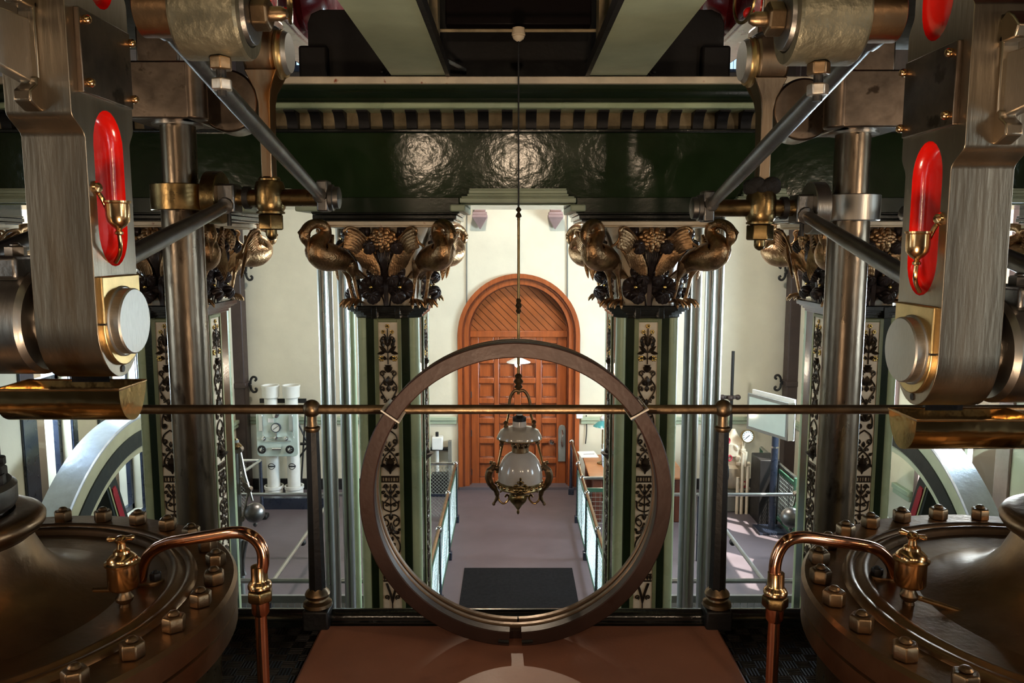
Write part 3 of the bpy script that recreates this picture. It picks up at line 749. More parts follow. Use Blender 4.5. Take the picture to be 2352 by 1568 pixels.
# lily pads, buds and flower on each shown face
def pad(b, x, z, r, T, rot=0.0, tilt=.25, y0=0.0, wob=.16, dome=1.0):
    n, m = 44, 6; vs = []; fs = []
    Tl = T @ Matrix.Translation((x, y0, z)) @ Matrix.Rotation(tilt, 4, 'X') @ Matrix.Rotation(rot, 4, 'Y')
    for side in (0, 1):
        for j in range(m+1):
            q = j/m
            for i in range(n):
                a = 2*PI*i/n
                lob = 1-wob*abs(math.cos(2.5*a))**1.5
                notch = 1-.55*math.exp(-((a-PI)/.18)**2)
                rr = r*q*lob*notch
                rid = .011*math.cos(a*12)*q*(1-.2*q)
                h = (.05*math.sin(q*PI*.55)-.045*q*q*q)*(r/.1)*1.0+rid*(r/.1) if dome == 1 else r*dome*.5*math.sqrt(max(0, 1-q*q*.96))+rid*.7*(r/.06)
                vs.append((rr*math.cos(a), -(h if side == 0 else h-.012)-.01, rr*math.sin(a)))
    s1 = (m+1)*n
    for j in range(m):
        for i in range(n):
            i2 = (i+1) % n
            fs.append((j*n+i, j*n+i2, (j+1)*n+i2, (j+1)*n+i)); fs.append((s1+j*n+i, s1+(j+1)*n+i, s1+(j+1)*n+i2, s1+j*n+i2))
    for i in range(n):
        i2 = (i+1) % n; fs.append((m*n+i, m*n+i2, s1+m*n+i2, s1+m*n+i))
    b.add(vs, fs, Tl)
def foliage(T, k, parent):
    # k: horizontal stretch of the layout
    yb = -.03
    def yy(t): return -(.11*(t**2.6))-.01
    pads = [(-.125, .84, .10, .5, .5), (.125, .84, .10, -.5, .5), (-.065, .43, .085, .9, .25), (.065, .43, .085, -.9, .25), (-.112, .215, .10, .3, .15), (.112, .215, .10, -.3, .15)]
    for (x, t, r, rot, tl) in pads:
        b = MB(); pad(b, x*k, ZN1+HC*t, r*1.02, T, rot+PI/2, tl*.6, yy(t)-.03, .05)
        b2 = MB()
        pad(b2, (x*.86)*k, ZN1+HC*(t-.115), r*.6, T, -rot, -.45, yy(t)-.075, .03, 2.2)
        b.v += []; off = len(b.v); b.v += b2.v; b.f += [tuple(i+off for i in f) for f in b2.f]
        lf = at_col(b).build('lily_pad', 'leaf', parent)
    for (x, t, tl) in ((-.125, .85, .5), (.125, .85, .5), (-.112, .235, .1), (.112, .235, .1)):
        at_col(MB().sphere((x*k, yy(t)-.088, ZN1+HC*t), .015, 10, 6, (1, .7, 1), T)).build('pad_centre', 'gold', parent)
    for sx in (-1, 1):
        b = MB()
        for i in range(8):
            a = i*PI/4; b.sphere((sx*.078*k+.022*math.cos(a), yy(.6)-.06+.022*math.sin(a), ZN1+HC*.6), .024, 8, 8, (.8, .8, 1.7), T)
        b.sphere((sx*.078*k, yy(.6)-.06, ZN1+HC*.6), .034, 10, 8, (1, 1, 1.2), T)
        for i in range(9):
            a = i*2*PI/9; b.sphere((sx*.078*k+.03*math.cos(a), yy(.6)-.06+.03*math.sin(a), ZN1+HC*.6+.04), .009, 6, 5, (1, 1, 1.4), T)
        at_col(b).build('lily_bud', 'leaf', parent)
    b = MB(); c = Vector((0, yy(.8)-.1, ZN1+HC*.83))
    for lay, (rr, n, up, sz) in enumerate(((.082, 11, .0, .036), (.062, 9, -.028, .032), (.04, 7, -.045, .027), (.018, 5, -.055, .022))):
        for i in range(n):
            a = 2*PI*i/n+lay*.4
            b.sphere((c.x+rr*math.cos(a), c.y+up*.8, c.z+rr*.8*math.sin(a)), sz, 8, 6, (.62+.38*abs(math.cos(a)), .6, .62+.38*abs(math.sin(a))), T)
    at_col(b).build('lotus_flower', 'bird', parent)
    b = MB()
    for i in range(-3, 4):
        b.tube([(T @ Vector(p)) for p in cr([(i*.004, yy(.3)-.05, ZN1), (i*.005, yy(.35)-.06, ZN1+HC*.3), (i*.005, yy(.5)-.1, ZN1+HC*.47), (i*.011, yy(.62)-.12, ZN1+HC*.58), (i*.015, yy(.72)-.1, ZN1+HC*.7)], 4)], .0045, 6)
    for sx in (-1, 1):
        b.tube([(T @ Vector(p)) for p in cr([(sx*.02, yy(.1)-.02, ZN1), (sx*.03, yy(.1)-.03, ZN1+HC*.08), (sx*.05, yy(.2)-.04, ZN1+HC*.14), (sx*.09, yy(.2)-.05, ZN1+HC*.16)], 4)], .007, 6)
    at_col(b).build('flower_stem', 'leaf', parent)
foliage(Matrix.Translation((0, -.345, 0)), 1.0, cap)
foliage(Matrix.Translation((.215, 0, 0)) @ Matrix.Rotation(PI/2, 4, 'Z'), 1.35, cap)
foliage(Matrix.Translation((-.215, 0, 0)) @ Matrix.Rotation(-PI/2, 4, 'Z'), 1.35, cap)
# ---- one ibis, facing +x, feet near the origin
def ibis(T, parent, m):
    pth = [(-.03, .215, .010, .03), (.03, .25, .03, .05), (.10, .305, .064, .078), (.18, .345, .088, .098), (.26, .358, .102, .108), (.335, .37, .104, .106), (.395, .405, .088, .092), (.385, .46, .066, .07), (.335, .497, .053, .056), (.308, .54, .046, .047), (.322, .58, .041, .043),
           (.375, .6, .036, .037), (.435, .592, .036, .037), (.482, .562, .038, .038), (.503, .52, .042, .04), (.495, .48, .036, .034), (.485, .45, .019, .019), (.478, .41, .0115, .0115), (.471, .37, .009, .009), (.466, .33, .003, .003)]
    pth = cr(pth, 4); n = 18
    b = MB(); vs = []; fs = []
    for i, (x, z, rz_, ry) in enumerate(pth):
        p0 = pth[max(i-1, 0)]; p1 = pth[min(i+1, len(pth)-1)]
        t = Vector((p1[0]-p0[0], 0, p1[1]-p0[1])).normalized(); nn = Vector((-t.z, 0, t.x))
        for k in range(n):
            a = 2*PI*k/n; vs.append(Vector((x, 0, z))+nn*math.cos(a)*rz_+Vector((0, 1, 0))*math.sin(a)*ry)
    for i in range(len(pth)-1):
        for k in range(n): fs.append((i*n+k, i*n+(k+1) % n, i*n+n+(k+1) % n, i*n+n+k))
    fs += [tuple(range(n)), tuple((len(pth)-1)*n+k for k in range(n))]
    b.add(vs, fs, T)
    # brow crest and eyes
    b.tube([T @ Vector(p) for p in ((.535, 0, .56), (.553, 0, .535), (.545, 0, .50))], [.007, .016, .006], 8, flat=.6, up=(0, 0, 1))
    for sy in (-1, 1):
        b.sphere((.507, sy*.036, .508), .010, 8, 6, (1, 1, 1), T)
        b.tube([T @ Vector(p) for p in ((.53, sy*.03, .53), (.505, sy*.041, .53), (.48, sy*.036, .515))], [.004, .008, .004], 6)
    for sy in (-1, 1):       # thighs and legs, toes
        ox = .0 if sy < 0 else .03
        b.tube([T @ Vector(p) for p in cr([(.10+ox, sy*.045, .32), (.075+ox, sy*.048, .26), (.055+ox, sy*.05, .215), (.03+ox, sy*.05, .12), (.0+ox, sy*.05, .03)], 4)], [.05, .048, .046, .042, .036, .03, .026, .022, .018, .0155, .0145, .014, .0135, .0135, .014, .0155, .018], 10)
        for da in (-.5, 0, .5):
            dx, dy = math.cos(da), math.sin(da)
            b.tube([T @ Vector(p) for p in ((ox, sy*.05, .03), (ox+dx*.04, sy*.05+dy*.04, .032), (ox+dx*.08, sy*.05+dy*.08, .022), (ox+dx*.105, sy*.05+dy*.105, -.004), (ox+dx*.11, sy*.05+dy*.11, -.022))], [.016, .017, .016, .012, .004], 8)
        b.tube([T @ Vector(p) for p in ((ox, sy*.05, .028), (ox-.05, sy*.05, .012))], [.013, .006], 6)
    # tail feathers
    for i in (-2, -1, 0, 1, 2):
        b.tube([T @ Vector(p) for p in ((.10, i*.018, .30), (.03, i*.026, .25), (-.03, i*.03, .205), (-.06, i*.03, .185))], [.022, .024, .02, .006], 8, flat=.45, up=(0, 0, 1))
    for sy in (-1, 1):
        edge = cr([(.265, sy*.085, .435), (.23, sy*.118, .47), (.235, sy*.14, .52), (.255, sy*.15, .55), (.225, sy*.16, .572), (.16, sy*.17, .56), (.105, sy*.19, .515), (.05, sy*.215, .45), (.015, sy*.225, .38)], 4)
        b.tube([T @ Vector(p) for p in edge], [.010]*9+[.014]*12+[.012]*8+[.010]*3+[.005], 8)
        for i in range(8):      # long quills
            f = i/7
            p0 = (.19-.09*f, sy*(.125+.03*f), .43+.095*f); p3 = (.075-.085*f, sy*(.15+.08*f), .28-.105*f**1.3)
            p1 = (p0[0]*.62+p3[0]*.38+.012*f, sy*(.148+.06*f), p0[2]*.62+p3[2]*.38+.02*f); p2 = (p0[0]*.25+p3[0]*.75-.006, sy*(.152+.09*f), p0[2]*.25+p3[2]*.75+.014*f)
            b.tube([T @ Vector(q) for q in cr([p0, p1, p2, p3], 4)], [.011, .0135, .015, .016, .017, .0175, .0175, .017, .016, .014, .012, .008, .003], 8, flat=.45, up=(0, sy, 0))
        for i in range(6):      # coverts over their roots
            f = i/5
            p0 = (.245-.02*f, sy*(.122+.03*f), .44+.115*f); p2 = (.145-.07*f, sy*(.165+.035*f), .385+.06*f)
            p1 = ((p0[0]+p2[0])/2, sy*(.155+.03*f), (p0[2]+p2[2])/2+.012)
            b.tube([T @ Vector(q) for q in cr([p0, p1, p2], 5)], [.013, .016, .018, .019, .02, .02, .0195, .018, .016, .011, .004], 8, flat=.5, up=(0, sy, 0))
    return at_col(b).build('ibis', m, cap)
for sx in (-1, 1):
    for sy in (-1, 1):
        ang = math.atan2(sy*.82, sx*.6)
        T = Matrix.Translation((sx*.235, sy*.34, ZN1+.004)) @ Matrix.Rotation(ang, 4, 'Z') @ Matrix.Diagonal((1, 1, 1.03, 1))
        ibis(T, cap, 'bird')
col0.location = (CX[1], CY, 0)
col0['label'] = 'ornate green and cream column with a bird capital, just left of the arched door'
col0['group'] = 'bird-capital columns under the entablature'
dup(col0, (CX[2], CY, 0), 0, 'ornate green and cream column with a bird capital, just right of the arched door')
dup(col0, (CX[0], CY, 0), 0, 'ornate column with a bird capital half hidden behind the left-hand pump rod')
dup(col0, (CX[3], CY, 0), 0, 'ornate column with a bird capital half hidden behind the right-hand pump rod')
dup(col0, (CX6[0], CY, 0), 0, 'ornate column whose capital just shows at the edge beyond the left-hand main link')
dup(col0, (CX6[5], CY, 0), 0, 'ornate column whose capital just shows at the edge beyond the right-hand main link')
# ================================================================ the two engines in front
AE = .02
YC = 2.44
YR = 4.35
def zc(v, Y): return P(1176, v, Y).z
def side_name(s): return 'left-hand' if s < 0 else 'right-hand'
def arcpts(cy, cz, ry, rz_, a0, a1, n): return [(cy+ry*math.cos(a0+(a1-a0)*i/n), cz+rz_*math.sin(a0+(a1-a0)*i/n)) for i in range(n+1)]
def capsule(cy, z0, z1, r, n=12):
    return arcpts(cy, z1-r*1.25, r, r*1.25, 0, PI, n)+arcpts(cy, z0+r*1.25, r, r*1.25, PI, 2*PI, n)
def face_holes(outer, holes, x, flip=False):
    """triangulated polygon with holes in the plane x = const -> (verts, faces)"""
    bm = bmesh.new(); es = []
    for lp in [outer]+holes:
        vs = [bm.verts.new((x, p, q)) for p, q in lp]
        es += [bm.edges.new((vs[i], vs[(i+1) % len(vs)])) for i in range(len(vs))]
    bmesh.ops.triangle_fill(bm, use_beauty=True, use_dissolve=False, edges=es)
    bm.verts.index_update()
    v = [tuple(q.co) for q in bm.verts]; f = [tuple(q.index for q in t.verts) for t in bm.faces]
    bm.free(); return v, f

def cylinder(s, X, Y, Z, RN):
    nm = side_name(s)
    t = thing('steam_cylinder', 'bronze-brown %s steam cylinder with a bolted flange and dished cover' % nm, 'cylinder', (X, Y, PLZ), 'steam cylinders')
    RO = .866; o = (X, Y, Z)
    MB().lathe([(.80, -Z), (.80, -.17)], o, n=80).build('barrel', 'brassdk', t)
    MB().lathe([(.82, -.17), (RO-.01, -.168), (RO-.004, -.16), (RO-.004, -.095), (RO-.012, -.09), (RO-.012, -.085), (RO, -.08), (RO, -.012), (RO-.012, 0), (.72, 0), (.7, -.02), (.4, -.08)], o, n=96).build('flange', 'bronze', t)
    prof = [(.735, -.004), (.728, .012), (.715, .02), (.70, .018), (.693, .008), (.682, .008), (.672, .018), (.66, .02), (.645, .01), (.63, -.010), (.6, -.014), (.52, -.008), (.44, .010), (.37, .036), (.31, .074), (.268, .125), (.243, .18), (.232, .21), (.245, .222), (.262, .232), (.274, .25), (.276, .268), (.266, .284), (.25, .292), (.225, .296), (.19, .296), (.185, .2)]
    MB().lathe(prof, o, n=96).build('cover', 'bronze', t, angle=50)
    MB().lathe([(.184, .2), (.175, .26), (.165, .30), (.19, .31), (.20, .33), (.20, .38), (.185, .395), (.13, .395)], o, n=56).build('gland', 'steeldk', t)
    for k in range(8):
        a = k*PI/4+.14
        p = Vector((X+.155*math.cos(a), Y+.155*math.sin(a), Z+.39))
        MB().cyl(p-Vector((0, 0, .05)), p+Vector((0, 0, .15)), .014, n=10).hexn(p, (0, 0, 1), .03, .035, dome=False).hexn(p+Vector((0, 0, .038)), (0, 0, 1), .028, .03, dome=False).build('gland_stud', 'mblack', t)
    MB().cyl((X, Y, Z+.3), (X, Y, Z+.97), .085, n=32).build('piston_rod', 'steel2', t)
    nb = MB().hexn((0, 0, 0), (0, 0, 1), .036, .045)
    n0 = None
    for k in range(30):
        a = math.radians(k*12+(.3 if s < 0 else 178.5))
        p = Vector((X+RN*math.cos(a), Y+RN*math.sin(a), Z))
        if n0 is None:
            n0 = MB().hexn((0, 0, 0), (0, 0, 1), .036, .045)
            n0 = n0.build('nut', 'bronze2', t, bevel=.003, origin=None)
            for vtx in n0.data.vertices: vtx.co += Vector((X, Y, PLZ))   # back to its own origin
            o2 = n0
        else:
            o2 = n0.copy(); COL.objects.link(o2); o2.parent = t; WLOC[o2.name] = WLOC[t.name]
        o2.location = p-Vector((X, Y, PLZ)); o2.rotation_euler = (0, 0, a+random.uniform(-.3, .3))
    return t
CL = (-1.80, 2.444, CAMZ-1.155, .796); CR = (1.824, 2.37, CAMZ-1.125, .81)
cylinder(-1, *CL); cylinder(1, *CR)

def copper_pipe(s):
    nm = side_name(s)
    if s < 0:
        v = P(603, 1500, 2.45); e = PZ(322, 1345, CL[2]-.02)
        top = P(560, 1236, 2.45).z; pts = [(v.x, 2.45, zc(1330, 2.45)), tuple(P(605, 1290, 2.45)), tuple(P(600, 1256, 2.45)), tuple(P(578, 1231, 2.45)), tuple(P(543, 1222, 2.46)), tuple(P(485, 1230, 2.49)), tuple(P(430, 1239, 2.52)), tuple(P(385, 1248, 2.55)), tuple(P(350, 1266, 2.57)), tuple(P(330, 1295, 2.59)), (e.x, e.y, e.z)]
    else:
        v = P(1775, 1500, 2.45); e = PZ(2050, 1335, CR[2]-.02)
        top = P(1850, 1240, 2.45).z; pts = [(v.x, 2.45, zc(1345, 2.45)), tuple(P(1780, 1300, 2.45)), tuple(P(1791, 1262, 2.45)), tuple(P(1812, 1240, 2.45)), tuple(P(1845, 1233, 2.46)), tuple(P(1900, 1240, 2.48)), tuple(P(1955, 1248, 2.51)), tuple(P(2005, 1258, 2.53)), tuple(P(2033, 1277, 2.55)), tuple(P(2050, 1305, 2.57)), (e.x, e.y, e.z)]
    t = thing('copper_pipe', 'bent copper drain pipe with a union nut rising beside the %s cylinder' % nm, 'pipe', (v.x, 2.45, PLZ), 'copper pipes beside the cylinders')
    MB().tube(cr(pts, 6), .0195, 18).build('upper_bend', 'copper', t)
    zu = zc(1350 if s < 0 else 1365, 2.45)
    MB().cyl((v.x, 2.45, PLZ), (v.x, 2.45, zu-.05), .0195, n=18).build('riser', 'copper', t)
    MB().lathe([(.021, .075), (.026, .074), (.0265, .03), (.028, .026), (.034, .02), (.038, .012), (.038, .004), (.03, 0)], (v.x, 2.45, zu), n=24).build('union_sleeve', 'brass', t)
    MB().lathe([(.0395, -.004), (.042, -.012), (.042, -.035), (.038, -.042)], (v.x, 2.45, zu), n=6).build('union_nut', 'brassdk', t, bevel=.003)
    MB().lathe([(.029, -.042), (.028, -.08), (.022, -.09)], (v.x, 2.45, zu), n=24).build('union_tail', 'copper', t)
    zp = e.z+.012
    fl = MB().prism([(e.x+.085*math.cos(a)*(1 if abs(math.cos(a)) > .5 else .8), e.y+.04*math.sin(a)) for a in [i*PI/10 for i in range(20)]], 'Z', zp-.02, zp+.012).build('foot_flange', 'bronze2', t, bevel=.004)
    for dx in (-.055, .055):
        MB().hexn((e.x+dx, e.y, zp+.012), (0, 0, 1), .02, .024).build('flange_nut', 'mblack', t)
    return t
copper_pipe(-1); copper_pipe(1)

def tallow_cup(s):
    nm = side_name(s)
    C = CL if s < 0 else CR
    b = PZ(288, 1405, C[2]-.025) if s < 0 else PZ(2086, 1400, C[2]-.025)
    t = thing('tallow_cup', 'small polished brass lubricator cup with a cross handle on the %s cylinder cover' % nm, 'lubricator', b, 'brass lubricators on the cylinder covers')
    k = 2.35/F
    x, y, z = b
    MB().lathe([(.024, -.01), (.03, 0), (.03, .008), (.018, .014), (.016, .03), (.026, .04), (.028, .05), (.02, .062), (.018, .07), (.03, .076)], (x, y, z), n=24).build('stem', 'bronze2', t)
    MB().lathe([(.022, .072), (.042, .082), (.047, .09), (.047, .16), (.053, .163), (.054, .17), (.046, .174), (.045, .182), (.036, .192), (.026, .2), (.024, .208), (.014, .215), (.012, .23), (.019, .238), (.02, .246), (.012, .254), (.001, .257)], (x, y, z), n=32).build('cup', 'brass', t)
    d = Vector((1, .25, 0)).normalized() if s < 0 else Vector((1, -.6, -.12)).normalized()
    c = Vector((x, y, z+.247))
    MB().tube([c-d*.04, c-d*.034, c-d*.015, c+d*.015, c+d*.034, c+d*.04], [.006, .0095, .006, .006, .0095, .006], 12).build('cross_handle', 'brass', t)
    p = Vector((x, y, z+.06)); d2 = Vector((-1, -.05, .02)) if s < 0 else Vector((.8, -.45, -.14))
    d2.normalize()
    p2 = p if s < 0 else p-Vector((0, .0, .01))
    L = .09 if s < 0 else .15
    if s < 0: p2 = p+Vector((0, -.01, .02))
    MB().tube([p2, p2+d2*.03, p2+d2*L, p2+d2*(L+.004)], [.007, .008, .008, .004], 10).build('lever', 'brass', t)
    return t
tallow_cup(-1); tallow_cup(1)

def main_link(s):
    """the big forged link that hangs from the beam end to the crosshead"""
    nm = side_name(s); dz = 0 if s < 0 else -.089
    X = lambda d: AE+s*d
    xi, xo = X(1.228), X(1.41)
    zp = CAMZ-.235+dz
    t = thing('main_link', 'massive bright steel %s link with red recessed panels and a disc-ended pin' % nm, 'link', ((xi+xo)/2, YC, zp-.17), 'main links of the two engines')
    y0, y1 = YC-.132, YC+.132; yb = YC-.197
    zs0, zs1 = CAMZ+.30+dz, CAMZ+.362+dz        # lower shoulder
    zu0, zu1 = CAMZ+.73+dz, CAMZ+.79+dz         # upper shoulder
    ztop = CAMZ+1.5
    def shoulder(za, zb_, ya, yb_, n=6):
        return [(ya+(yb_-ya)*(.5-.5*math.cos(PI*i/n)), za+(zb_-za)*i/n) for i in range(n+1)]
    low = arcpts(YC, zp, .132, .172, 0, -PI, 20)
    out = low+shoulder(zs0, zs1, y0, yb)+shoulder(zu0, zu1, yb, y0)+[(y0, ztop), (y1, ztop)]+shoulder(zu1, zu0, y1, y1+.03)+shoulder(zs1, zs0, y1+.03, y1)
    h1 = capsule(YC-.002, CAMZ-.068+dz, CAMZ+.394+dz, .088)
    h2 = capsule(YC-.002, CAMZ+.684+dz, CAMZ+1.35+dz, .088)
    b = MB(); n = len(out)
    b.add(*face_holes(out, [h1, h2], xi))
    b.add([(xo, p, q) for p, q in out], [tuple(range(n))])
    b.add([(xi, p, q) for p, q in out]+[(xo, p, q) for p, q in out], [(i, (i+1) % n, n+(i+1) % n, n+i) for i in range(n)])
    b.build('link_body', 'steel', t, angle=40, bevel=.006)
    rd = MB()
    for h in (h1, h2):
        m = len(h); cz = sum(q for p, q in h)/m
        ring = lambda k, x: [(x, YC-.002+(p-YC+.002)*k, cz+(q-cz)*(1-(1-k)*.35)) for p, q in h]
        vs = ring(1.0, xi)+ring(.985, xi+s*.012)+ring(.88, xi+s*.03)+ring(.6, xi+s*.036)
        fs = [(j*m+i, j*m+(i+1) % m, (j+1)*m+(i+1) % m, (j+1)*m+i) for j in range(3) for i in range(m)]+[tuple(3*m+i for i in range(m))]
        rd.add(vs, fs)
    rd.build('red_recess', 'red', t, angle=60)
    # cover plate and its four bolts
    pz0, pz1 = CAMZ+.42+dz, CAMZ+.65+dz
    xp = xi-s*.016
    pl = MB().box(min(xi+s*.002, xp), max(xi+s*.002, xp), YC-.155, YC+.14, pz0, pz1).build('cover_plate', 'blocksteel', t, bevel=.003)
    for yy in (YC-.13, YC+.135):
        for zz in (pz0+.03, pz1-.03):
            MB().lathe([(.011, 0), (.013, .003), (.013, .012), (.009, .018), (.001, .02)], (xp, yy, zz), (-s, 0, 0), 12).build('plate_bolt', 'brass', pl)
    # gib and cotter through the upper block
    xc = (xi+xo)/2+s*.01
    g = MB()
    za, zb_ = CAMZ+.36+dz, CAMZ+.69+dz
    g.box(xc-.024, xc+.024, yb-.01, yb+.02, za+.08, zb_-.04)
    for q0, q1, sg in ((zb_-.06, zb_+.0, 1), (za, za+.09, -1)):
        pts = [(yb+.01, q0), (yb-.06, q0), (yb-.075, (q0+q1)/2), (yb-.05, q1), (yb-.02, q1+sg*.02), (yb+.01, q1)] if sg > 0 else [(yb+.01, q0), (yb-.01, q0), (yb-.055, q0+.02), (yb-.05, q0+.05), (yb-.02, q0+.07), (yb-.02, q1), (yb+.01, q1)]
        g.prism(pts, 'X', xc-.024, xc+.024)
    g.build('gib', 'steel', t, bevel=.005)
    MB().prism([(yb+.02, CAMZ+.43+dz), (yb-.17, CAMZ+.455+dz), (yb-.17, CAMZ+.60+dz), (yb+.02, CAMZ+.605+dz)], 'X', xc-.02+s*.012, xc+.02+s*.012).build('cotter', 'steelface', t, bevel=.006)
    # bearing brass, pin
    zt = CAMZ-.095+dz
    pts = [(YC-.116, zt), (YC+.118, zt)]+arcpts(YC+.001, zp, .117, .136, 0, -PI, 18)
    br = MB().prism(pts, 'X', xi-s*.014, xi+s*.03).build('bearing_brass', 'bushbrass', t, bevel=.004)
    MB().box(min(xi-s*.016, xi), max(xi-s*.016, xi), YC-.1165, YC+.1185, zp-.003, zp+.003).build('bearing_joint', 'mblack', br)
    MB().lathe([(.108, .0), (.108, .018), (.103, .021), (.101, .021), (.101, .045), (.097, .05), (.001, .05)], (xi-s*.0, YC, zp), (-s, 0, 0), 64).build('pin', 'steelface', t, angle=30)
    MB().cyl((xi-s*.004, YC+.0, zp-.148), (xi+s*.02, YC, zp-.148), .011, n=12).build('set_pin', 'mblack', t)
    # oil cup with its bracket bolt and delivery pipe
    cx, cy, cz = xi-s*.045, YC-.062, CAMZ+.095+dz
    cu = MB().lathe([(.006, -.07), (.012, -.066), (.012, -.06), (.007, -.055), (.011, -.05), (.02, -.044), (.031, -.03), (.034, -.012), (.034, .022), (.038, .025), (.038, .031), (.033, .031), (.031, .0), (.001, -.02)], (cx, cy, cz), n=32).build('oil_cup', 'brass', t)
    MB().tube(cr([(cx, cy, cz-.066), (cx, cy+.004, cz-.10), (cx+s*.012, cy+.02, cz-.125), (cx+s*.035, cy+.04, cz-.15)], 5), .0065, 10).build('oil_pipe', 'brass', cu)
    MB().tube(cr([(cx+s*.03, cy-.004, cz+.01), (cx+s*.035, cy-.02, cz+.04), (cx+s*.05, cy-.03, cz+.07)], 4), .007, 8).build('cup_bracket', 'brassdk', cu)
    MB().lathe([(.02, 0), (.022, .008), (.012, .014), (.012, .02), (.018, .026), (.02, .036), (.014, .046), (.001, .05)], (xi+s*.03, YC-.085, CAMZ+.158+dz), (-s, -.35, .1), 20).build('oil_cock', 'brass', cu)
    return t
main_link(-1); main_link(1)

def crosshead(s):
    nm = side_name(s); dz = 0 if s < 0 else -.089
    X = lambda d: AE+s*d
    zp = CAMZ-.235+dz
    t = thing('crosshead', 'round dark steel crosshead beside the %s main link at the frame edge' % nm, 'crosshead', (X(1.82), YC, zp-.17), 'piston rod crossheads')
    MB().lathe([(.10, -.02), (.10, .02), (.15, .024), (.163, .04), (.163, .7), (.15, .72), (.1, .73)], (X(1.415), YC, zp), (s, 0, 0), 64).build('crosshead_body', 'steel2', t, angle=30)
    MB().box(min(X(1.46), X(1.75)), max(X(1.46), X(1.75)), YC-.12, YC+.1, zp+.13, zp+.2).build('crosshead_cap', 'steeldk', t, bevel=.012)
    for d in (1.5, 1.7): MB().hexn((X(d), YC-.05, zp+.2), (0, 0, 1), .03, .03).build('cap_nut', 'steeldk', t)
    return t
crosshead(-1); crosshead(1)

def drip_tray(s):
    nm = side_name(s); dz = 0 if s < 0 else -.092
    X = lambda d: AE+s*d
    a, b_ = X(1.186), X(1.56)
    yc_, zt = 2.415, CAMZ-.430+dz
    t = thing('drip_tray', 'polished hammered brass drip tray hung under the %s main link' % nm, 'tray', ((a+b_)/2, yc_, zt-.105), 'brass drip trays')
    w = .088
    prof = [(-w, 0), (-w+.003, -.035), (-w+.014, -.064), (-.052, -.09), (-.02, -.105), (.012, -.106), (.042, -.092), (w-.022, -.062), (w-.006, -.03), (w, 0)]
    prof = cr(prof, 3)
    inn = [(p*.965, q*.97+.0 if q < -.001 else q) for p, q in prof]
    n = len(prof); b = MB(); vs = []
    xs = [a, a+s*.004, b_-s*.004, b_]
    for x in (a, b_):
        vs += [(x, yc_+p, zt+q) for p, q in prof]
    for x in (a+s*.003, b_-s*.003):
        vs += [(x, yc_+p, zt+q) for p, q in inn]
    fs = [(i, i+1, n+i+1, n+i) for i in range(n-1)]+[(2*n+i, 2*n+i+1, 3*n+i+1, 3*n+i) for i in range(n-1)]
    fs += [tuple(range(n)), tuple(range(n, 2*n)), tuple(range(2*n, 3*n)), tuple(range(3*n, 4*n))]
    fs += [(0, n, 3*n, 2*n), (n-1, 2*n-1, 4*n-1, 3*n-1)]
    b.add(vs, fs); b.build('trough', 'brasstray', t, angle=40)
    rm = MB(); R = .004
    rm.tube([(a, yc_-w, zt), (b_, yc_-w, zt), (b_, yc_+w, zt), (a, yc_+w, zt)], R, 8, closed=True)
    rm.build('rolled_rim', 'brass', t)
    MB().box(min(X(1.30), X(1.42)), max(X(1.30), X(1.42)), yc_+w-.004, yc_+w+.012, zt-.05, zt+.07).build('hanger', 'mblack', t)
    return t
drip_tray(-1); drip_tray(1)

# ---------------------------------------------------------------- pump rods and parallel motion farther back
def pump_rod(s):
    nm = side_name(s); dz = 0 if s < 0 else -.055
    X = lambda d: AE+s*d
    x = X(1.80)
    t = thing('pump_rod', 'thick spotted steel vertical pump rod behind the %s cylinder' % nm, 'rod', (x, YR, 0.0), 'vertical pump rods')
    zcol0, zcol1 = zc(484, YR)+dz, zc(424, YR)+dz
    MB().cyl((x, YR, .0), (x, YR, zcol0+.02), .107, n=48).build('lower_rod', 'steel_rod', t)
    MB().lathe([(.15, zcol0), (.155, zcol0+.004), (.155, zcol1-.004), (.15, zcol1)], (x, YR, 0), n=48).build('rod_collar', 'brassdk' if s < 0 else 'steel2', t)
    zb0, zb1 = zc(285, YR)+dz*.8, zc(158, YR)+dz*.8
    MB().cyl((x, YR, zcol1-.01), (x, YR, zb0+.02), .091, n=40).build('upper_rod', 'steel_rod', t)
    MB().lathe([(.13, 0), (.13, .012)], (x, YR, zb0-.012), n=40).build('block_washer', 'steel2', t)
    hb = MB()
    hb.box(min(X(1.66), X(2.0)), max(X(1.66), X(2.0)), YR-.2, YR+.2, zb0, zb1)
    hb.cyl((X(1.66), YR-.13, zb0), (X(1.66), YR-.13, zb1), .07, n=28)
    hb.build('rod_block', 'blocksteel', t, bevel=.01)
    MB().cyl((X(1.55), YR+.05, zb0+.13), (X(1.55), YR+.24, zb0+.13), .165, n=48).build('block_eye', 'blocksteel', t, bevel=.012)
    MB().box(min(X(1.73), X(1.95)), max(X(1.73), X(1.95)), YR-.12, YR+.12, zb1, zb1+.19).build('upper_block', 'blocksteel', t, bevel=.012)
    MB().cyl((X(1.78), YR-.08, zb1+.19), (X(1.78), YR-.08, zb1+.3), .02, n=12).build('cap_stud', 'mblack', t)
    # cross shaft through the collar
    zs = (zcol0+zcol1)/2
    MB().lathe([(.135, 0), (.14, .004), (.14, .075), (.135, .08)], (X(1.655), YR, zs), (-s, 0, 0), 40).build('shaft_flange', 'brassdk' if s < 0 else 'steel2', t)
    return t
pump_rod(-1); pump_rod(1)

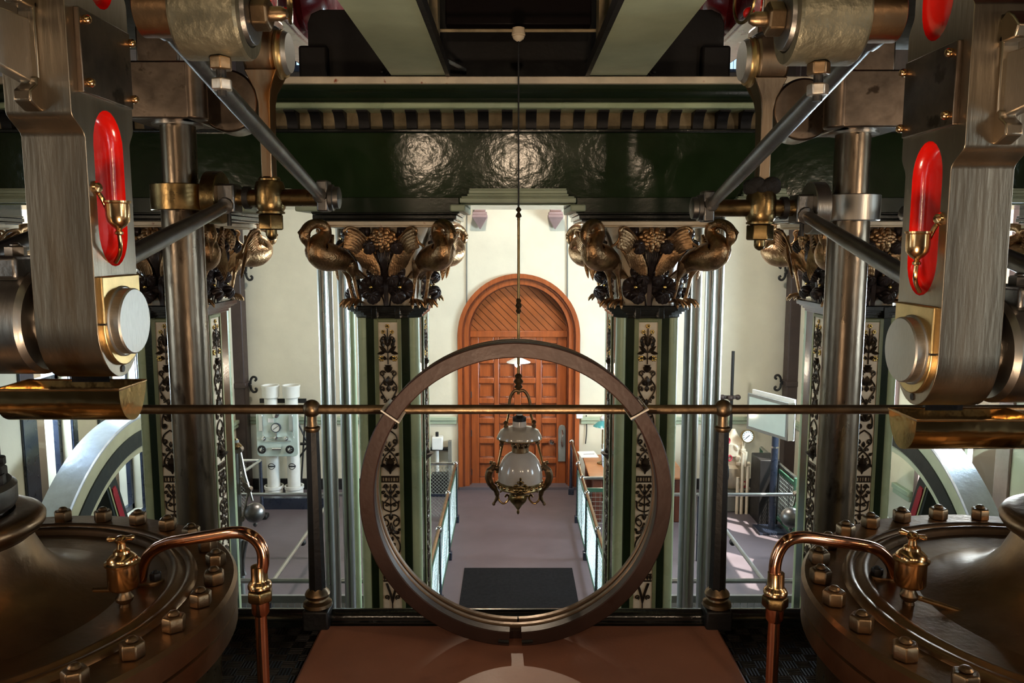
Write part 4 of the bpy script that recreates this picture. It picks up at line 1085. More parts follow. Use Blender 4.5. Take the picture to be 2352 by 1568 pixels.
def cross_shaft(s):
    nm = side_name(s); dz = 0 if s < 0 else -.055
    X = lambda d: AE+s*d
    zs = (zc(484, YR)+zc(424, YR))/2+dz
    t = thing('cross_shaft', 'tarnished brass horizontal shaft with a ball boss on the %s parallel motion' % nm, 'shaft', (X(1.3), YR, zs-.2), 'parallel motion cross shafts')
    MB().cyl((X(1.62), YR, zs), (X(1.03), YR, zs), .046, n=28).build('shaft_bar', 'brassdk', t)
    xb = X(1.322)
    MB().lathe([(.03, .115), (.05, .11), (.058, .1), (.058, .09), (.07, .085), (.078, .06), (.082, .02), (.082, -.03), (.078, -.055), (.068, -.072), (.075, -.075), (.075, -.085), (.05, -.09)], (xb, YR, zs), n=36).build('ball_boss', 'brassdk', t)
    MB().lathe([(.068, -.09), (.072, -.095), (.072, -.165), (.066, -.172)], (xb, YR, zs), n=6).build('boss_nut', 'brassdk', t, bevel=.004)
    MB().lathe([(.03, -.172), (.03, -.2), (.024, -.215), (.008, -.226), (.001, -.228)], (xb, YR, zs), n=20).build('acorn_end', 'brassdk', t)
    MB().lathe([(.07, 0), (.07, .02), (.06, .024), (.058, .05), (.04, .056), (.001, .058)], (X(1.0), YR, zs), (-s, 0, 0), 32).build('end_cap', 'steeldk', t)
    MB().box(min(X(1.0), X(1.06)), max(X(1.0), X(1.06)), YR-.06, YR+.05, zs-.075, zs+.09).build('end_fork', 'steeldk', t, bevel=.01)
    MB().box(min(X(1.49), X(1.59)), max(X(1.49), X(1.59)), YR-.08, YR+.06, zs-.085, zs+.07).build('inner_fork', 'steeldk', t, bevel=.012)
    MB().lathe([(.06, 0), (.06, .03)], (X(1.46), YR, zs), (-s, 0, 0), 24).build('shaft_washer', 'mblack', t)
    MB().tube([(X(1.54), YR-.02, zs-.08), (X(1.54), YR-.02, zs-.15)], .012, 8).build('split_pin', 'mblack', t)
    # back link up to the beam
    ze = zc(122, YR)+dz*.4
    return t
cross_shaft(-1); cross_shaft(1)

def back_link(s):
    nm = side_name(s); dz = 0 if s < 0 else -.04
    X = lambda d: AE+s*d
    ze = zc(122, YR)+dz; zs = (zc(484, YR)+zc(424, YR))/2+(0 if s < 0 else -.055)
    t = thing('back_link', 'slender rust-stained steel link with a round bearing eye, %s engine, above the ball boss' % nm, 'link', (X(1.3), YR, zs), 'back links')
    xa, xb = X(1.245), X(1.41)
    prof = [(YR-.10, ze+.18)]+[(YR+.125*math.cos(a), ze+.14*math.sin(a)) for a in [PI-.5+i*(PI+1.0)/20 for i in range(21)]]+[(YR+.10, ze+.18)]
    MB().prism(prof, 'X', min(xa, xb), max(xa, xb)).build('bearing_eye', 'ruststeel', t, bevel=.02, angle=40)
    # tapering neck flowing into the bar
    zz = [(ze-.1, .085, .1), (ze-.16, .06, .085), (ze-.2, .042, .07), (ze-.26, .032, .058), (ze-.5, .029, .05), (zs+.1, .029, .048)]
    b = MB(); vs = []; fs = []
    for z, hx_, hy in zz:
        xm = X(1.322); vs += [(xm-hx_, YR-hy, z), (xm+hx_, YR-hy, z), (xm+hx_, YR+hy, z), (xm-hx_, YR+hy, z)]
    for i in range(len(zz)-1):
        for k in range(4): fs.append((i*4+k, i*4+(k+1) % 4, i*4+4+(k+1) % 4, i*4+4+k))
    fs += [(3, 2, 1, 0), tuple(len(zz)*4-4+k for k in range(4))]
    b.add(vs, fs); b.build('link_bar', 'ruststeel', t, bevel=.006, angle=40)
    MB().lathe([(.13, 0), (.13, .012), (.124, .018), (.12, .03)], (xa, YR, ze-.005), (-s, 0, 0), 48).build('bearing_ring', 'bushbrass', t)
    MB().lathe([(.112, .0), (.112, .035), (.108, .04), (.1, .055), (.001, .056)], (xa, YR, ze), (-s, 0, 0), 48).build('pin_disc', 'steelface', t)
    MB().prism([(YR-.1, ze+.12), (YR+.1, ze+.12), (YR+.09, CAMZ+2.3), (YR-.09, CAMZ+2.3)], 'X', min(X(1.27), xb), max(X(1.27), xb)).build('upper_bar', 'ruststeel', t, bevel=.012)
    h = capsule(YR, ze+.22, ze+.75, .06)
    MB().prism(h, 'X', X(1.27)-.004, X(1.27)+.004).build('red_recess', 'red', t)
    zch = ze+.105
    lp = [(X(1.255), YR-.13, zch), (X(1.43), YR-.13, zch), (X(1.43), YR+.13, zch), (X(1.255), YR+.13, zch)]
    MB().tube(cr(lp, 6, True), .012, 8, closed=True).build('safety_chain', 'mblack', t)
    p = P(655 if s < 0 else 1720, 30, YR-.12)
    MB().sphere((p.x, p.y, p.z), .03, 14, 10).build('cup_ball', 'red', t)
    MB().torus((p.x-s*.03, p.y-.02, p.z+.06), .11, .009, (1, .2, 0), 30, 8).build('wire_loop', 'brassdk', t)
    return t
back_link(-1); back_link(1)

def bar_rod(s, a, b_, r, lab, nm, kind):
    t = thing('radius_rod', lab, 'rod', (Vector(a)+Vector(b_))/2, 'radius rods')
    a = Vector(a); b_ = Vector(b_); m = a.lerp(b_, .5)
    d = (b_-a).normalized()
    MB().tube([a, a.lerp(b_, .03), a.lerp(b_, .3), m, a.lerp(b_, .7), a.lerp(b_, .97), b_], [r*.6, r*.86, r*.98, r*1.04, r*1.0, r*.86, r*.62], 20).build('rod_bar', kind, t)
    MB().tube([b_-d*.01, b_+d*.06, b_+d*.09], [r*1.15, r*1.3, r*.8], 12).build('rod_end', 'steeldk', t)
    MB().tube([a+d*.01, a-d*.06, a-d*.09], [r*1.15, r*1.3, r*.8], 12).build('rod_end', 'steeldk', t)
    return t
for s in (-1, 1):
    nm = side_name(s); dz = 0 if s < 0 else -.03
    X = lambda d: AE+s*d
    zs = CAMZ+.256+(0 if s < 0 else -.045)
    bar_rod(s, (X(1.042), YR-.06, zs), (X(1.042), 2.45, CAMZ+.635+dz), .033, 'dark steel diagonal rod running up from the %s shaft end towards the big boss' % nm, nm, 'steeldk')
    zl = CAMZ-.235+(0 if s < 0 else -.089)
    zq = CAMZ+.20+(0 if s < 0 else -.05)
    bar_rod(s, (X(1.537), YR-.08, zq), (X(1.537), YC, zl+.02), .037, 'dark steel diagonal rod dropping from the %s shaft to the crosshead, crossing the pump rod' % nm, nm, 'steeldk')
    bar_rod(s, (X(2.10), YR-.08, zq), (X(2.10), YC, zl+.02), .037, 'dark steel diagonal rod on the outer side of the %s main link' % nm, nm, 'steeldk')
    # fixed pivot boss high up
    YO = 2.3
    u0, u1, uc, v0 = (420, 572, 325, 36) if s < 0 else (1966, 1808, 2052, 48)
    c0 = P(u0, v0, YO); c1 = P(u1, v0, YO); c2 = P(uc, v0-10, YO)
    t = thing('pivot_boss', 'large olive-grey cylindrical pivot boss with a hex nut at the top of the %s engine' % nm, 'boss', (c0.x, YO, c0.z-.12), 'pivot bosses')
    ax = Vector((c1.x-c0.x, 0, 0)).normalized(); L = abs(c1.x-c0.x)
    MB().lathe([(.06, 0), (.112, .0), (.119, .008), (.119, L-.008), (.114, L), (.085, L+.001), (.08, L-.01), (.06, L-.01)], (c0.x, YO, c0.z), ax, 64).build('boss_barrel', 'olive', t, angle=30)
    MB().lathe([(.06, .0), (.07, .004), (.07, .11), (.064, .114)], (c0.x, YO, c2.z), -ax, 40).build('pivot_shaft', 'bronze', t)
    e = Vector((c1.x, YO-.0, c0.z+.005))
    MB().lathe([(.086, -.008), (.082, .012), (.078, .014)], e, ax, 40).build('washer', 'steeldk', t)
    MB().hexn(e+ax*.013, ax, .047, .048, dome=False).build('hex_nut', 'bronze2', t, bevel=.004)
    MB().lathe([(.02, 0), (.02, .03), (.012, .045), (.001, .05)], e+ax*.06, ax, 20).build('stud_end', 'bronze2', t)
    q = P(513 if s < 0 else 1875, 140, YO)
    MB().hexn((q.x, YO-.02, c0.z-.15), (0, 0, 1), .032, .035, dome=False).build('lower_hex_nut', 'bronze2', t, bevel=.003)
    MB().cyl((q.x, YO-.02, c0.z-.22), (q.x, YO-.02, c0.z-.1), .013, n=12).build('lower_stud', 'mblack', t)
    MB().hexn((q.x, YO-.02, c0.z-.205), (0, 0, 1), .03, .032, dome=False).build('lock_nut', 'steelface', t, bevel=.003)
# oily rag over the right-hand ball boss
r = MB()
xb = AE+1.322; zs = (zc(484, YR)+zc(424, YR))/2-.055
for i in range(14):
    a = i*2*PI/14; r.sphere((xb+.062*math.cos(a), YR+.062*math.sin(a), zs+.115+.012*math.sin(i*2.3)), .042+.008*math.sin(i*1.7), 10, 7, (1, 1, .8))
tag(r.build('oily_rag', 'cloth'), 'black oily rag wrapped round the top of the right-hand ball boss', 'rag')
# beams overhead
for s in (-1, 1):
    X = lambda d: AE+s*d
    nm = side_name(s)
    b = MB(); b.prism([(YC-.5, CAMZ+1.75), (EY+.4, CAMZ+1.62), (10.0, CAMZ+1.75), (10.0, CAMZ+2.2), (EY+.4, CAMZ+2.9), (YC-.5, CAMZ+2.2)], 'X', min(X(1.68), X(2.02)), max(X(1.68), X(2.02)))
    t = thing('engine_beam', 'dark maroon rocking beam at the top of the %s engine' % nm, 'beam', (X(1.85), EY+.4, CAMZ+1.6), 'rocking beams')
    b.build('beam_casting', 'maroon', t, bevel=.03)
    MB().cyl((X(1.5), EY+.4, CAMZ+1.95), (X(2.3), EY+.4, CAMZ+1.95), .13, n=32).build('trunnion', 'steeldk', t)
    MB().lathe([(.26, 0), (.3, .05), (.22, .18), (.16, .22)], (X(1.68), EY+.4, CAMZ+1.95), (-s, 0, 0), 40).build('trunnion_boss', 'maroon', t)
    MB().box(min(X(1.42), X(1.64)), max(X(1.42), X(1.64)), EY+.05, EY+.75, ztop, ztop+.3).build('bearing_pedestal', 'dkplate', t, bevel=.02)

# ================================================================ piston ring standing on the platform
RC = P(1184, 1131, 2.95)
Ro = 704/2*2.95/F/.9696*1.0
zc0 = PLZ+Ro+.001
rt = thing('piston_ring', 'tall brown iron piston ring standing upright, split at the bottom and strapped to the rail', 'ring', (RC.x, 2.95, PLZ))
def ringband(ro, ri, y0, y1, name, m, gap=None, a_off=0.0, parent=rt):
    n = 160; b = MB(); vs = []; fs = []
    g = gap or 0
    A = [-PI/2+g/2+a_off+(2*PI-g)*i/n for i in range(n+1 if gap else n)]
    c = .004
    prof = [(ri, y0+c), (ri+c, y0), (ro-c, y0), (ro, y0+c), (ro, y1-c), (ro-c, y1), (ri+c, y1), (ri, y1-c)]
    k = len(prof)
    for a in A:
        for r_, y in prof: vs.append((RC.x+r_*math.cos(a), y, zc0+r_*math.sin(a)))
    N = len(A)
    for i in range(N-1 if gap else N):
        j = (i+1) % N
        for q in range(k): fs.append((i*k+q, i*k+(q+1) % k, j*k+(q+1) % k, j*k+q))
    if gap: fs += [tuple(range(k)), tuple((N-1)*k+q for q in range(k))[::-1]]
    b.add(vs, fs); return b.build(name, m, parent, angle=25)
ringband(Ro, Ro-.056, 2.885, 2.935, 'front_ring', 'ringiron', .085)
ringband(Ro-.004, Ro-.04, 2.936, 2.958, 'packing_ring', 'ringiron')
ringband(Ro-.002, Ro-.05, 2.959, 2.985, 'middle_ring', 'ringedge')
ringband(Ro-.004, Ro-.036, 2.986, 3.0, 'spacer_ring', 'ringiron', .02, -.03)
ringband(Ro-.002, Ro-.052, 3.001, 3.03, 'rear_ring', 'ringedge', .012, .02)
for a, L in ((-PI/2-.0425, .07), (-PI/2+.0425, .08)):
    sg = -1 if a < -PI/2 else 1
    b = MB()
    for i in range(5):
        aa = a+sg*(.002+i*.018)
        p = Vector((RC.x+(Ro-.018)*math.cos(aa), 2.884, zc0+(Ro-.018)*math.sin(aa)))
        if i < 4:
            a2 = a+sg*(.002+(i+1)*.018); p2 = Vector((RC.x+(Ro-.018)*math.cos(a2), 2.884, zc0+(Ro-.018)*math.sin(a2)))
            b.tube([p, p2], .008, 6)
    b.build('joint_notch', 'mblack', rt)
# rear edges of the worn step on the left inside
for u, v, lab in ((905, 962, 'left'), (1466, 952, 'right')):
    p = P(u, v, 2.88)
    d = Vector((p.x-RC.x, 0, p.z-zc0)).normalized()
    i_ = Vector((RC.x, 0, zc0))+d*(Ro-.062); o_ = Vector((RC.x, 0, zc0))+d*(Ro+.008)
    b = MB(); w = Vector((-d.z, 0, d.x))*.008
    loop = [(i_, 2.876), (o_, 2.876), (o_, 3.09), (i_, 3.09)]
    vs = []; 
    for q, y in loop:
        for sg, th in ((-1, 0), (1, 0), (1, .003), (-1, .003)):
            pass
    b.tube([(q.x, y, q.z) for q, y in loop], .0075, 8, closed=True, flat=.45)
    o = b.build('strap_tie', 'tie')
    tag(o, 'white plastic strap tying the %s side of the iron ring to the hand rail' % lab, 'strap', 'straps on the iron ring')
# ================================================================ hanging oil lamp between the columns
LX = P(1191, 700, LY).x
def lz(v): return P(1190, v, LY).z
lamp = thing('hanging_lamp', 'ornate brass hanging lamp with an opal dome shade seen through the iron ring', 'lamp', (LX, LY, lz(1178)))
MB().cyl((hx, LY, lz(86)), (LX, LY, lz(478)), .0055, n=8).build('suspension_cable', 'mblack', lamp)
MB().lathe([(.002, lz(474)), (.012, lz(477)), (.02, lz(482)), (.008, lz(487)), (.016, lz(492)), (.022, lz(497)), (.01, lz(500)), (.012, lz(505))], (LX, LY, 0), n=20).build('top_finial', 'bronze2', lamp)
MB().cyl((LX, LY, lz(500)), (LX, LY, lz(905)), .0095, n=14).build('stem_tube', 'brassdk', lamp)
def knuck(v0, v1, r):
    d = (v1-v0)
    return [(.01, lz(v0)), (r*.8, lz(v0+d*.15)), (r*.55, lz(v0+d*.3)), (r, lz(v0+d*.5)), (r*.5, lz(v0+d*.68)), (r*.85, lz(v0+d*.82)), (.01, lz(v1))]
MB().lathe(knuck(685, 720, .024), (LX, LY, 0), n=20).build('stem_knuckle', 'bronze2', lamp)
MB().lathe(knuck(857, 895, .036), (LX, LY, 0), n=20).build('lower_knuckle', 'bronze2', lamp)
def lp(u, v): q = P(u, v, LY); return (q.x, LY, q.z)
y = MB()
for u2, s in ((1169, -1), (1218, 1)):
    y.tube(cr([lp(1193, 898), lp(1193+s*10, 897), lp(1193+s*19, 908), lp(u2-s*1, 925), lp(u2-s*3+s*1, 938)], 5), .011, 10)
y.build('yoke', 'bronze2', lamp)
rods = MB().tube([lp(1172, 932), lp(1141, 1085)], .009, 10).build('harp_rod', 'brass', lamp)
MB().tube([lp(1215, 932), lp(1246, 1065)], .009, 10).build('harp_rod', 'brass', lamp)
for u, v in ((1162, 975), (1226, 973), (1152, 1016), (1235, 1012)):
    q = lp(u, v); MB().lathe([(.006, -.03), (.018, -.015), (.01, 0), (.019, .015), (.006, .03)], q, n=12).build('rod_collar', 'bronze2', lamp)
cu = P(1193, 990, LY).x
bell = MB().lathe([(.001, lz(975)), (.045, lz(976)), (.046, lz(978)), (.10, lz(981)), (.135, lz(988)), (.155, lz(1000)), (.157, lz(1006)), (.15, lz(1005)), (.13, lz(992)), (.09, lz(985)), (.001, lz(980))], (cu, LY, 0), n=56).build('smoke_bell', 'opalgrey', lamp)
MB().lathe([(.05, lz(979)), (.047, lz(966)), (.046, lz(964))], (cu, LY, 0), n=36).build('bell_neck', 'opal', lamp)
MB().lathe([(.048, lz(966)), (.048, lz(958)), (.03, lz(955)), (.02, lz(952))], (cu, LY, 0), n=36).build('bell_cap', 'mblack', lamp)
MB().lathe([(.022, lz(955)), (.022, lz(945))], (cu, LY, 0), n=20).build('chimney_tip', 'opal', lamp)
MB().torus((cu, LY, lz(1005)), .157, .004, n=56, m=8).build('bell_rim', 'brassdk', lamp)
cs_ = P(1195, 1070, LY).x
MB().lathe([(.05, lz(1036)), (.075, lz(1039)), (.105, lz(1046)), (.133, lz(1058)), (.151, lz(1074)), (.158, lz(1090)), (.156, lz(1102)), (.15, lz(1104))], (cs_, LY, 0), n=64).build('dome_shade', 'opal', lamp)
cz0, cz1 = lz(1038), lz(1026)
cw = MB().lathe([(.056, cz0), (.06, cz0+.004), (.058, cz1), (.062, cz1+.003), (.058, cz1+.004), (.05, cz1-.002), (.05, cz0)], (cs_, LY, 0), n=40).build('crown_ring', 'bronze2', lamp)
b = MB()
for k in range(9):
    a = k*2*PI/9+.2; p = Vector((cs_+.059*math.cos(a), LY+.059*math.sin(a), cz1))
    b.tube([p, p+Vector((0, 0, .03))], [.008, .004], 6); b.sphere(p+Vector((0, 0, .034)), .0085, 8, 6)
    tg = Vector((-math.sin(a), math.cos(a), 0))
    for q in (-1, 1): b.sphere(p+tg*.011*q+Vector((0, 0, .022)), .007, 8, 6)
b.build('crown_points', 'bronze2', cw)
gz0, gz1 = lz(1119), lz(1102)
gal = MB().lathe([(.15, gz0+.002), (.155, gz0), (.162, gz0+.006), (.158, gz0+.012), (.156, gz1-.012), (.163, gz1-.006), (.16, gz1), (.15, gz1)], (cs_, LY, 0), n=64).build('gallery_ring', 'brassdk', lamp)
b = MB()
for k in range(24):
    a = k*2*PI/24; b.sphere((cs_+.158*math.cos(a), LY+.158*math.sin(a), (gz0+gz1)/2), .0105, 8, 6)
b.build('gallery_beads', 'brass', gal)
em = MB(); ey = LY-.165
for k in range(8):
    a = k*PI/4; em.sphere((cs_+.022*math.cos(a), ey, (gz0+gz1)/2+.022*math.sin(a)), .014, 8, 6, (1, .5, 1))
em.sphere((cs_, ey-.008, (gz0+gz1)/2), .016, 10, 8, (1, .6, 1))
for q, w in ((.06, .012), (.085, .008)): em.sphere((cs_, ey, gz1+q-.03), w, 8, 6, (1, .6, 1.6))
for sg in (-1, 1):
    em.sphere((cs_+sg*.03, ey, gz1+.008), .014, 8, 6, (1.3, .5, .8)); em.sphere((cs_+sg*.045, ey, gz0-.008), .012, 8, 6, (1.3, .5, .8))
    em.sphere((cs_+sg*.016, ey, gz1+.03), .009, 8, 6)
em.build('fleur_emblem', 'brassdk', gal)
MB().lathe([(.02, lz(1120)), (.028, lz(1124)), (.05, lz(1129)), (.064, lz(1135)), (.066, lz(1142)), (.06, lz(1149)), (.05, lz(1153)), (.03, lz(1160)), (.018, lz(1165)), (.012, lz(1168)), (.006, lz(1170)), (.01, lz(1174)), (.009, lz(1178)), (.001, lz(1181))], (P(1190, 1140, LY).x, LY, 0), n=40).build('oil_font', 'brassdk', lamp)
for sg in (-1, 1):
    f = lambda du, v: lp(1192+sg*du, v)
    a = MB()
    a.tube(cr([f(48, 1076), f(56, 1072), f(66, 1080), f(70, 1096), f(64, 1112), f(54, 1124), f(50, 1138), f(54, 1150), f(60, 1158)], 5), [.012]*5+[.022]*5+[.027]*5+[.026]*5+[.022]*5+[.018]*5+[.013]*5+[.01]*5+[.006], 10)
    for dv, du, r in ((1066, 58, .02), (1062, 64, .014), (1080, 68, .02), (1075, 50, .022), (1085, 44, .016), (1098, 38, .014), (1108, 52, .012)): a.sphere(f(du, dv), r, 10, 7, (1, .8, 1))
    a.sphere(f(58, 1157), .012, 8, 6)
    arm = a.build('dolphin_arm', 'bronze2', lamp)
    MB().tube(cr([f(48, 1136), f(46, 1148), f(36, 1156), f(26, 1150), f(23, 1141), f(28, 1136), f(32, 1141)], 5), [.004]+[.0075]*30, 8).build('scroll_branch', 'brass', arm)
    MB().tube([f(56, 1115), f(52, 1128)], .012, 8).build('arm_tip', 'brass', arm)
    MB().tube(cr([f(44, 1130), f(30, 1124), f(12, 1128)], 4), .006, 8).build('font_stay', 'bronze2', arm)

# ---- little bulb lamp near the door
dl = thing('pendant_bulb', 'small enamel-shaded pendant bulb glowing in front of the arched door', 'lamp', P(1190, 836, 13.4))
q = P(1191, 828, 13.4)
MB().lathe([(.03, .05), (.07, .04), (.2, -.02), (.205, -.03), (.19, -.03), (.06, .02), (.02, .03)], q, n=32).build('enamel_shade', 'white', dl)
MB().sphere((q.x-.02, q.y, q.z-.07), .045, 14, 10).build('bulb', 'glow', dl)
MB().cyl((q.x, q.y, q.z+.04), (q.x, q.y, ZC), .008, n=8).build('flex', 'mblack', dl)

# ================================================================ flywheels in their pits
def flywheel(s):
    nm = side_name(s)
    x0 = -4.30 if s < 0 else 4.42
    x1 = x0+s*.32
    cy, cz = 9.02, .40
    t = thing('flywheel', 'large flywheel with a bright steel rim and crimson-lined spokes by the %s window' % ('left' if s < 0 else 'right'), 'flywheel', (x0, cy, cz-2.2), 'flywheels')
    lo, hi = min(x0, x1), max(x0, x1)
    ax = (s, 0, 0); o = (x0, cy, cz)
    b = MB(); b.lathe([(2.19, .006), (2.215, .0), (2.23, .012), (2.235, .16), (2.23, .308), (2.215, .32)], o, ax, 120); b.f = [f for f in b.f if len(f) == 4]; b.build('rim_tread', 'flytread', t)
    def rg(r0, r1, a, c): return [(r0, a), (r1, a), (r1, c), (r0, c), (r0, a)]
    b = MB(); b.lathe(rg(2.06, 2.21, .004, .31), o, ax, 96); b.f = [f for f in b.f if len(f) == 4]; b.build('rim_outer_band', 'flyband' if s < 0 else 'pale', t)
    b = MB(); b.lathe(rg(1.88, 2.06, -.012, .31), o, ax, 96); b.f = [f for f in b.f if len(f) == 4]; b.build('rim_web', 'flyside', t)
    b = MB(); b.lathe(rg(1.80, 1.88, .01, .30), o, ax, 96); b.f = [f for f in b.f if len(f) == 4]; b.build('rim_inner_band', 'flyband' if s < 0 else 'pale', t)
    MB().lathe([(.3, 0), (.34, .01), (.34, .31), (.3, .32)], o, ax, 48).build('hub', 'flyside', t)
    for k in range(6):
        a = math.radians(111+k*60)
        T = Matrix.Translation((x0, cy, cz)) @ Matrix.Rotation(a-PI/2, 4, 'X')
        sp = MB().prism([(-.15, .3), (.15, .3), (.11, 1.84), (-.11, 1.84)], 'X', s*.05, s*.25, T).build('spoke', 'flyside', t, bevel=.01)
        MB().prism([(-.05, .4), (.05, .4), (.045, 1.62), (.03, 1.68), (-.03, 1.68), (-.045, 1.62)], 'X', s*.035, s*.06, T).build('spoke_panel', 'wheelred', sp)
        MB().prism([(-.09, .36), (-.065, .36), (-.06, 1.74), (-.08, 1.74)], 'X', s*.04, s*.06, T).build('spoke_line', 'moss', sp)
    MB().cyl((x0-s*.9, cy, cz), (x1, cy, cz), .11, n=24).build('axle', 'steel2', t)
flywheel(-1); flywheel(1)

# ================================================================ polished vertical pipes behind the columns
for (u, Y, w, m, lab) in ((746, 7.85, .050, 'polrod', 'bright steel vertical pipe left of the white-flanked column, nearest the gauge board'), (764, 8.0, .028, 'steel2', 'thin brownish vertical pipe between the two bright pipes left of the door columns'), (792, 7.7, .055, 'polrod', 'bright steel vertical pipe standing closest to the left door column'), (812, 8.0, .03, 'palelt', 'thin pale green vertical pipe hugging the left door column edge'),
                          (1578, 7.75, .04, 'grey', 'grey vertical pipe hugging the right door column edge'), (1594, 7.7, .055, 'steel2', 'brownish steel vertical pipe standing closest to the right door column'), (1625, 7.85, .048, 'polrod', 'bright greenish steel vertical pipe right of the right door column'), (1645, 7.95, .05, 'steel2', 'dull steel vertical pipe beside the ball-topped right rail post')):
    p = P(u, 850, Y)
    tag(MB().cyl((p.x, Y, 0), (p.x, Y, z470+.05), w, n=24).build('vertical_pipe', m), lab, 'pipe', 'vertical pipes behind the columns')

# ================================================================ brown downpipes in the back corners
for (u, vs, lab) in ((547, (625, 884), 'left'), (1822, (625, 880), 'right')):
    p = P(u, 800, YB-.17); w = .13
    t = thing('downpipe', 'brown square cast iron downpipe with scrolled brackets in the %s back corner' % lab, 'downpipe', (p.x, YB-.17, 0), 'brown downpipes')
    MB().box(p.x-w, p.x+w, YB-.29, YB-.03, 0, ZC).build('pipe_body', 'brownpipe', t, bevel=.02)
    for v in vs:
        z = P(u, v, YB-.2).z
        MB().box(p.x-w-.025, p.x+w+.025, YB-.31, YB-.02, z-.05, z+.05).build('socket_band', 'brownpipe', t, bevel=.012)
        for sg in (-1, 1):
            b = MB(); x = p.x+sg*(w+.06)
            b.box(p.x+sg*w, x+sg*.0, YB-.16, YB-.12, z-.03, z+.03) if sg > 0 else b.box(x, p.x-w, YB-.16, YB-.12, z-.03, z+.03)
            for q in (-1, 1):
                b.tube([(x+sg*a, YB-.14, z+q*c) for a, c in cr([(0, .01), (.01, .09), (.05, .14), (.10, .13), (.11, .09), (.08, .07)], 4)], .022, 8)
            b.build('scroll_bracket', 'mblack', t)

# ================================================================ gauge board with white stoneware pipes
GY = YB-.62
t = thing('gauge_board', 'pale aqua instrument board with gauges fixed to two tall white stoneware pipes', 'gauge board', P(636, 1160, GY))
a = P(588, 940, GY); c = P(686, 1047, GY)
pts = []
for cx_, cz_, a0 in ((c.x-.07, c.z+.07, -PI/2), (c.x-.07, a.z-.07, 0), (a.x+.07, a.z-.07, PI/2), (a.x+.07, c.z+.07, PI)):
    for i in range(6): q = a0+PI/2*i/5; pts.append((cx_+.07*math.cos(q), cz_+.07*math.sin(q)))
MB().prism(pts, 'Y', GY-.03, GY).build('board', 'boardaqua', t, bevel=.008)
fy = GY-.035
def gp(u, v): return P(u, v, GY)
for u in (601, 670):
    q0, q1 = gp(u, 950), gp(u, 988)
    MB().box(q0.x-.035, q0.x+.035, fy-.05, fy, q1.z, q0.z).build('sight_glass', 'chrome', t, bevel=.006)
    MB().tube(cr([(q0.x+.02, fy-.02, q1.z), (q0.x+.03, fy-.02, q1.z-.08), (gp(u+7, 1003).x, fy-.02, gp(u, 1004).z)], 4), .008, 6).build('fine_pipe', 'chrome', t)
    q = gp(608 if u < 640 else 659, 1005); MB().lathe([(.04, 0), (.04, .03), (.02, .04), (.02, .07), (.001, .07)], (q.x, fy, q.z), (0, -1, 0), 16).build('needle_valve', 'chrome', t)
    q = gp(605 if u < 640 else 669, 1029)
    hw = MB().torus((q.x, fy-.06, q.z), .06, .018, (0, 1, 0), 24, 8)
    for k in range(6):
        aa = k*PI/3; hw.tube([(q.x, fy-.06, q.z), (q.x+.075*math.cos(aa), fy-.06, q.z+.075*math.sin(aa))], .012, 6)
    hwo = hw.build('hand_wheel', 'mblack', t)
    MB().lathe([(.035, 0), (.035, .05), (.03, .09), (.001, .1)], (q.x, fy, q.z), (0, -1, 0), 16).build('wheel_hub', 'chrome', hwo)
q = gp(636, 980)
ga = MB().lathe([(.085, 0), (.085, .05), (.075, .055), (.072, .045)], (q.x, fy, q.z), (0, -1, 0), 28).build('pressure_gauge', 'bluepost', t)
MB().lathe([(.072, .046), (.0001, .047)], (q.x, fy, q.z), (0, -1, 0), 28).build('dial', 'white', ga)
MB().tube([(q.x-.04, fy-.05, q.z-.03), (q.x+.04, fy-.05, q.z+.03)], .005, 6).build('pointer', 'ink', ga)
q = gp(636, 950); MB().lathe([(.06, 0), (.06, .05), (.03, .07), (.001, .08)], (q.x, fy, q.z), (0, -1, 0), 20).build('upper_gauge', 'chrome', t)
q = gp(636, 1003); b = MB(); b.box(q.x-.11, q.x+.11, fy-.03, fy-.01, q.z-.008, q.z+.008); b.lathe([(.03, 0), (.03, .05), (.001, .06)], (q.x, fy, q.z), (0, -1, 0), 14); b.box(q.x-.018, q.x+.018, fy-.03, fy, q.z-.05, q.z+.09); b.box(q.x-.21, q.x+.26, fy-.02, fy-.005, q.z-.07, q.z-.06); b.build('tee_valve', 'chrome', t)
q = gp(637, 1028); MB().cyl((q.x-.07, fy-.03, q.z), (q.x+.09, fy-.03, q.z), .028, n=14).build('flow_meter', 'chrome', t)
MB().box(gp(617, 962).x, gp(630, 962).x, fy-.006, fy, gp(620, 969).z, gp(620, 960).z).build('notice', 'paper', t)
for (u_, ub, k) in ((619, 631, 0), (666, 671, 1)):
    PY = GY+.2
    x = P(u_+6, 1000, PY).x
    f = lambda v: P(640, v, PY).z
    MB().lathe([(.115, f(1120)), (.115, f(914)), (.15, f(911)), (.155, f(890)), (.165, f(887)), (.165, f(884)), (.14, f(884)), (.135, f(900)), (.1, f(905)), (.001, f(905))], (x, PY, 0), n=36).build('stoneware_pipe', 'white', t)
    MB().lathe([(.14, 0.0), (.16, .02), (.16, f(1122)), (.175, f(1120)), (.175, f(1114)), (.15, f(1114)), (.145, f(1120))], (x, PY, 0), n=36).build('stoneware_socket', 'white', t)
    ring = MB()     # oval maker's stamp printed on the pipe
    zz = f(1067)
    for sg in (1, -1):
        ring.tube([(x+.115*math.sin(a)*1.003, PY-.116*math.cos(a), zz+sg*(.055-.05*(a/.6)**2)) for a in [-.6+i*.1 for i in range(13)]], .006, 6)
    for i in range(7):
        a = -.45+i*.15; ring.box(-.012, .012, -.003, .003, -.012, .012, Matrix.Translation((x+.116*math.sin(a), PY-.116*math.cos(a), zz)) @ Matrix.Rotation(a, 4, 'Z'))
    ring.build('oval_stamp', 'ink', t)
a = P(588, 940, GY); c = P(686, 1047, GY)
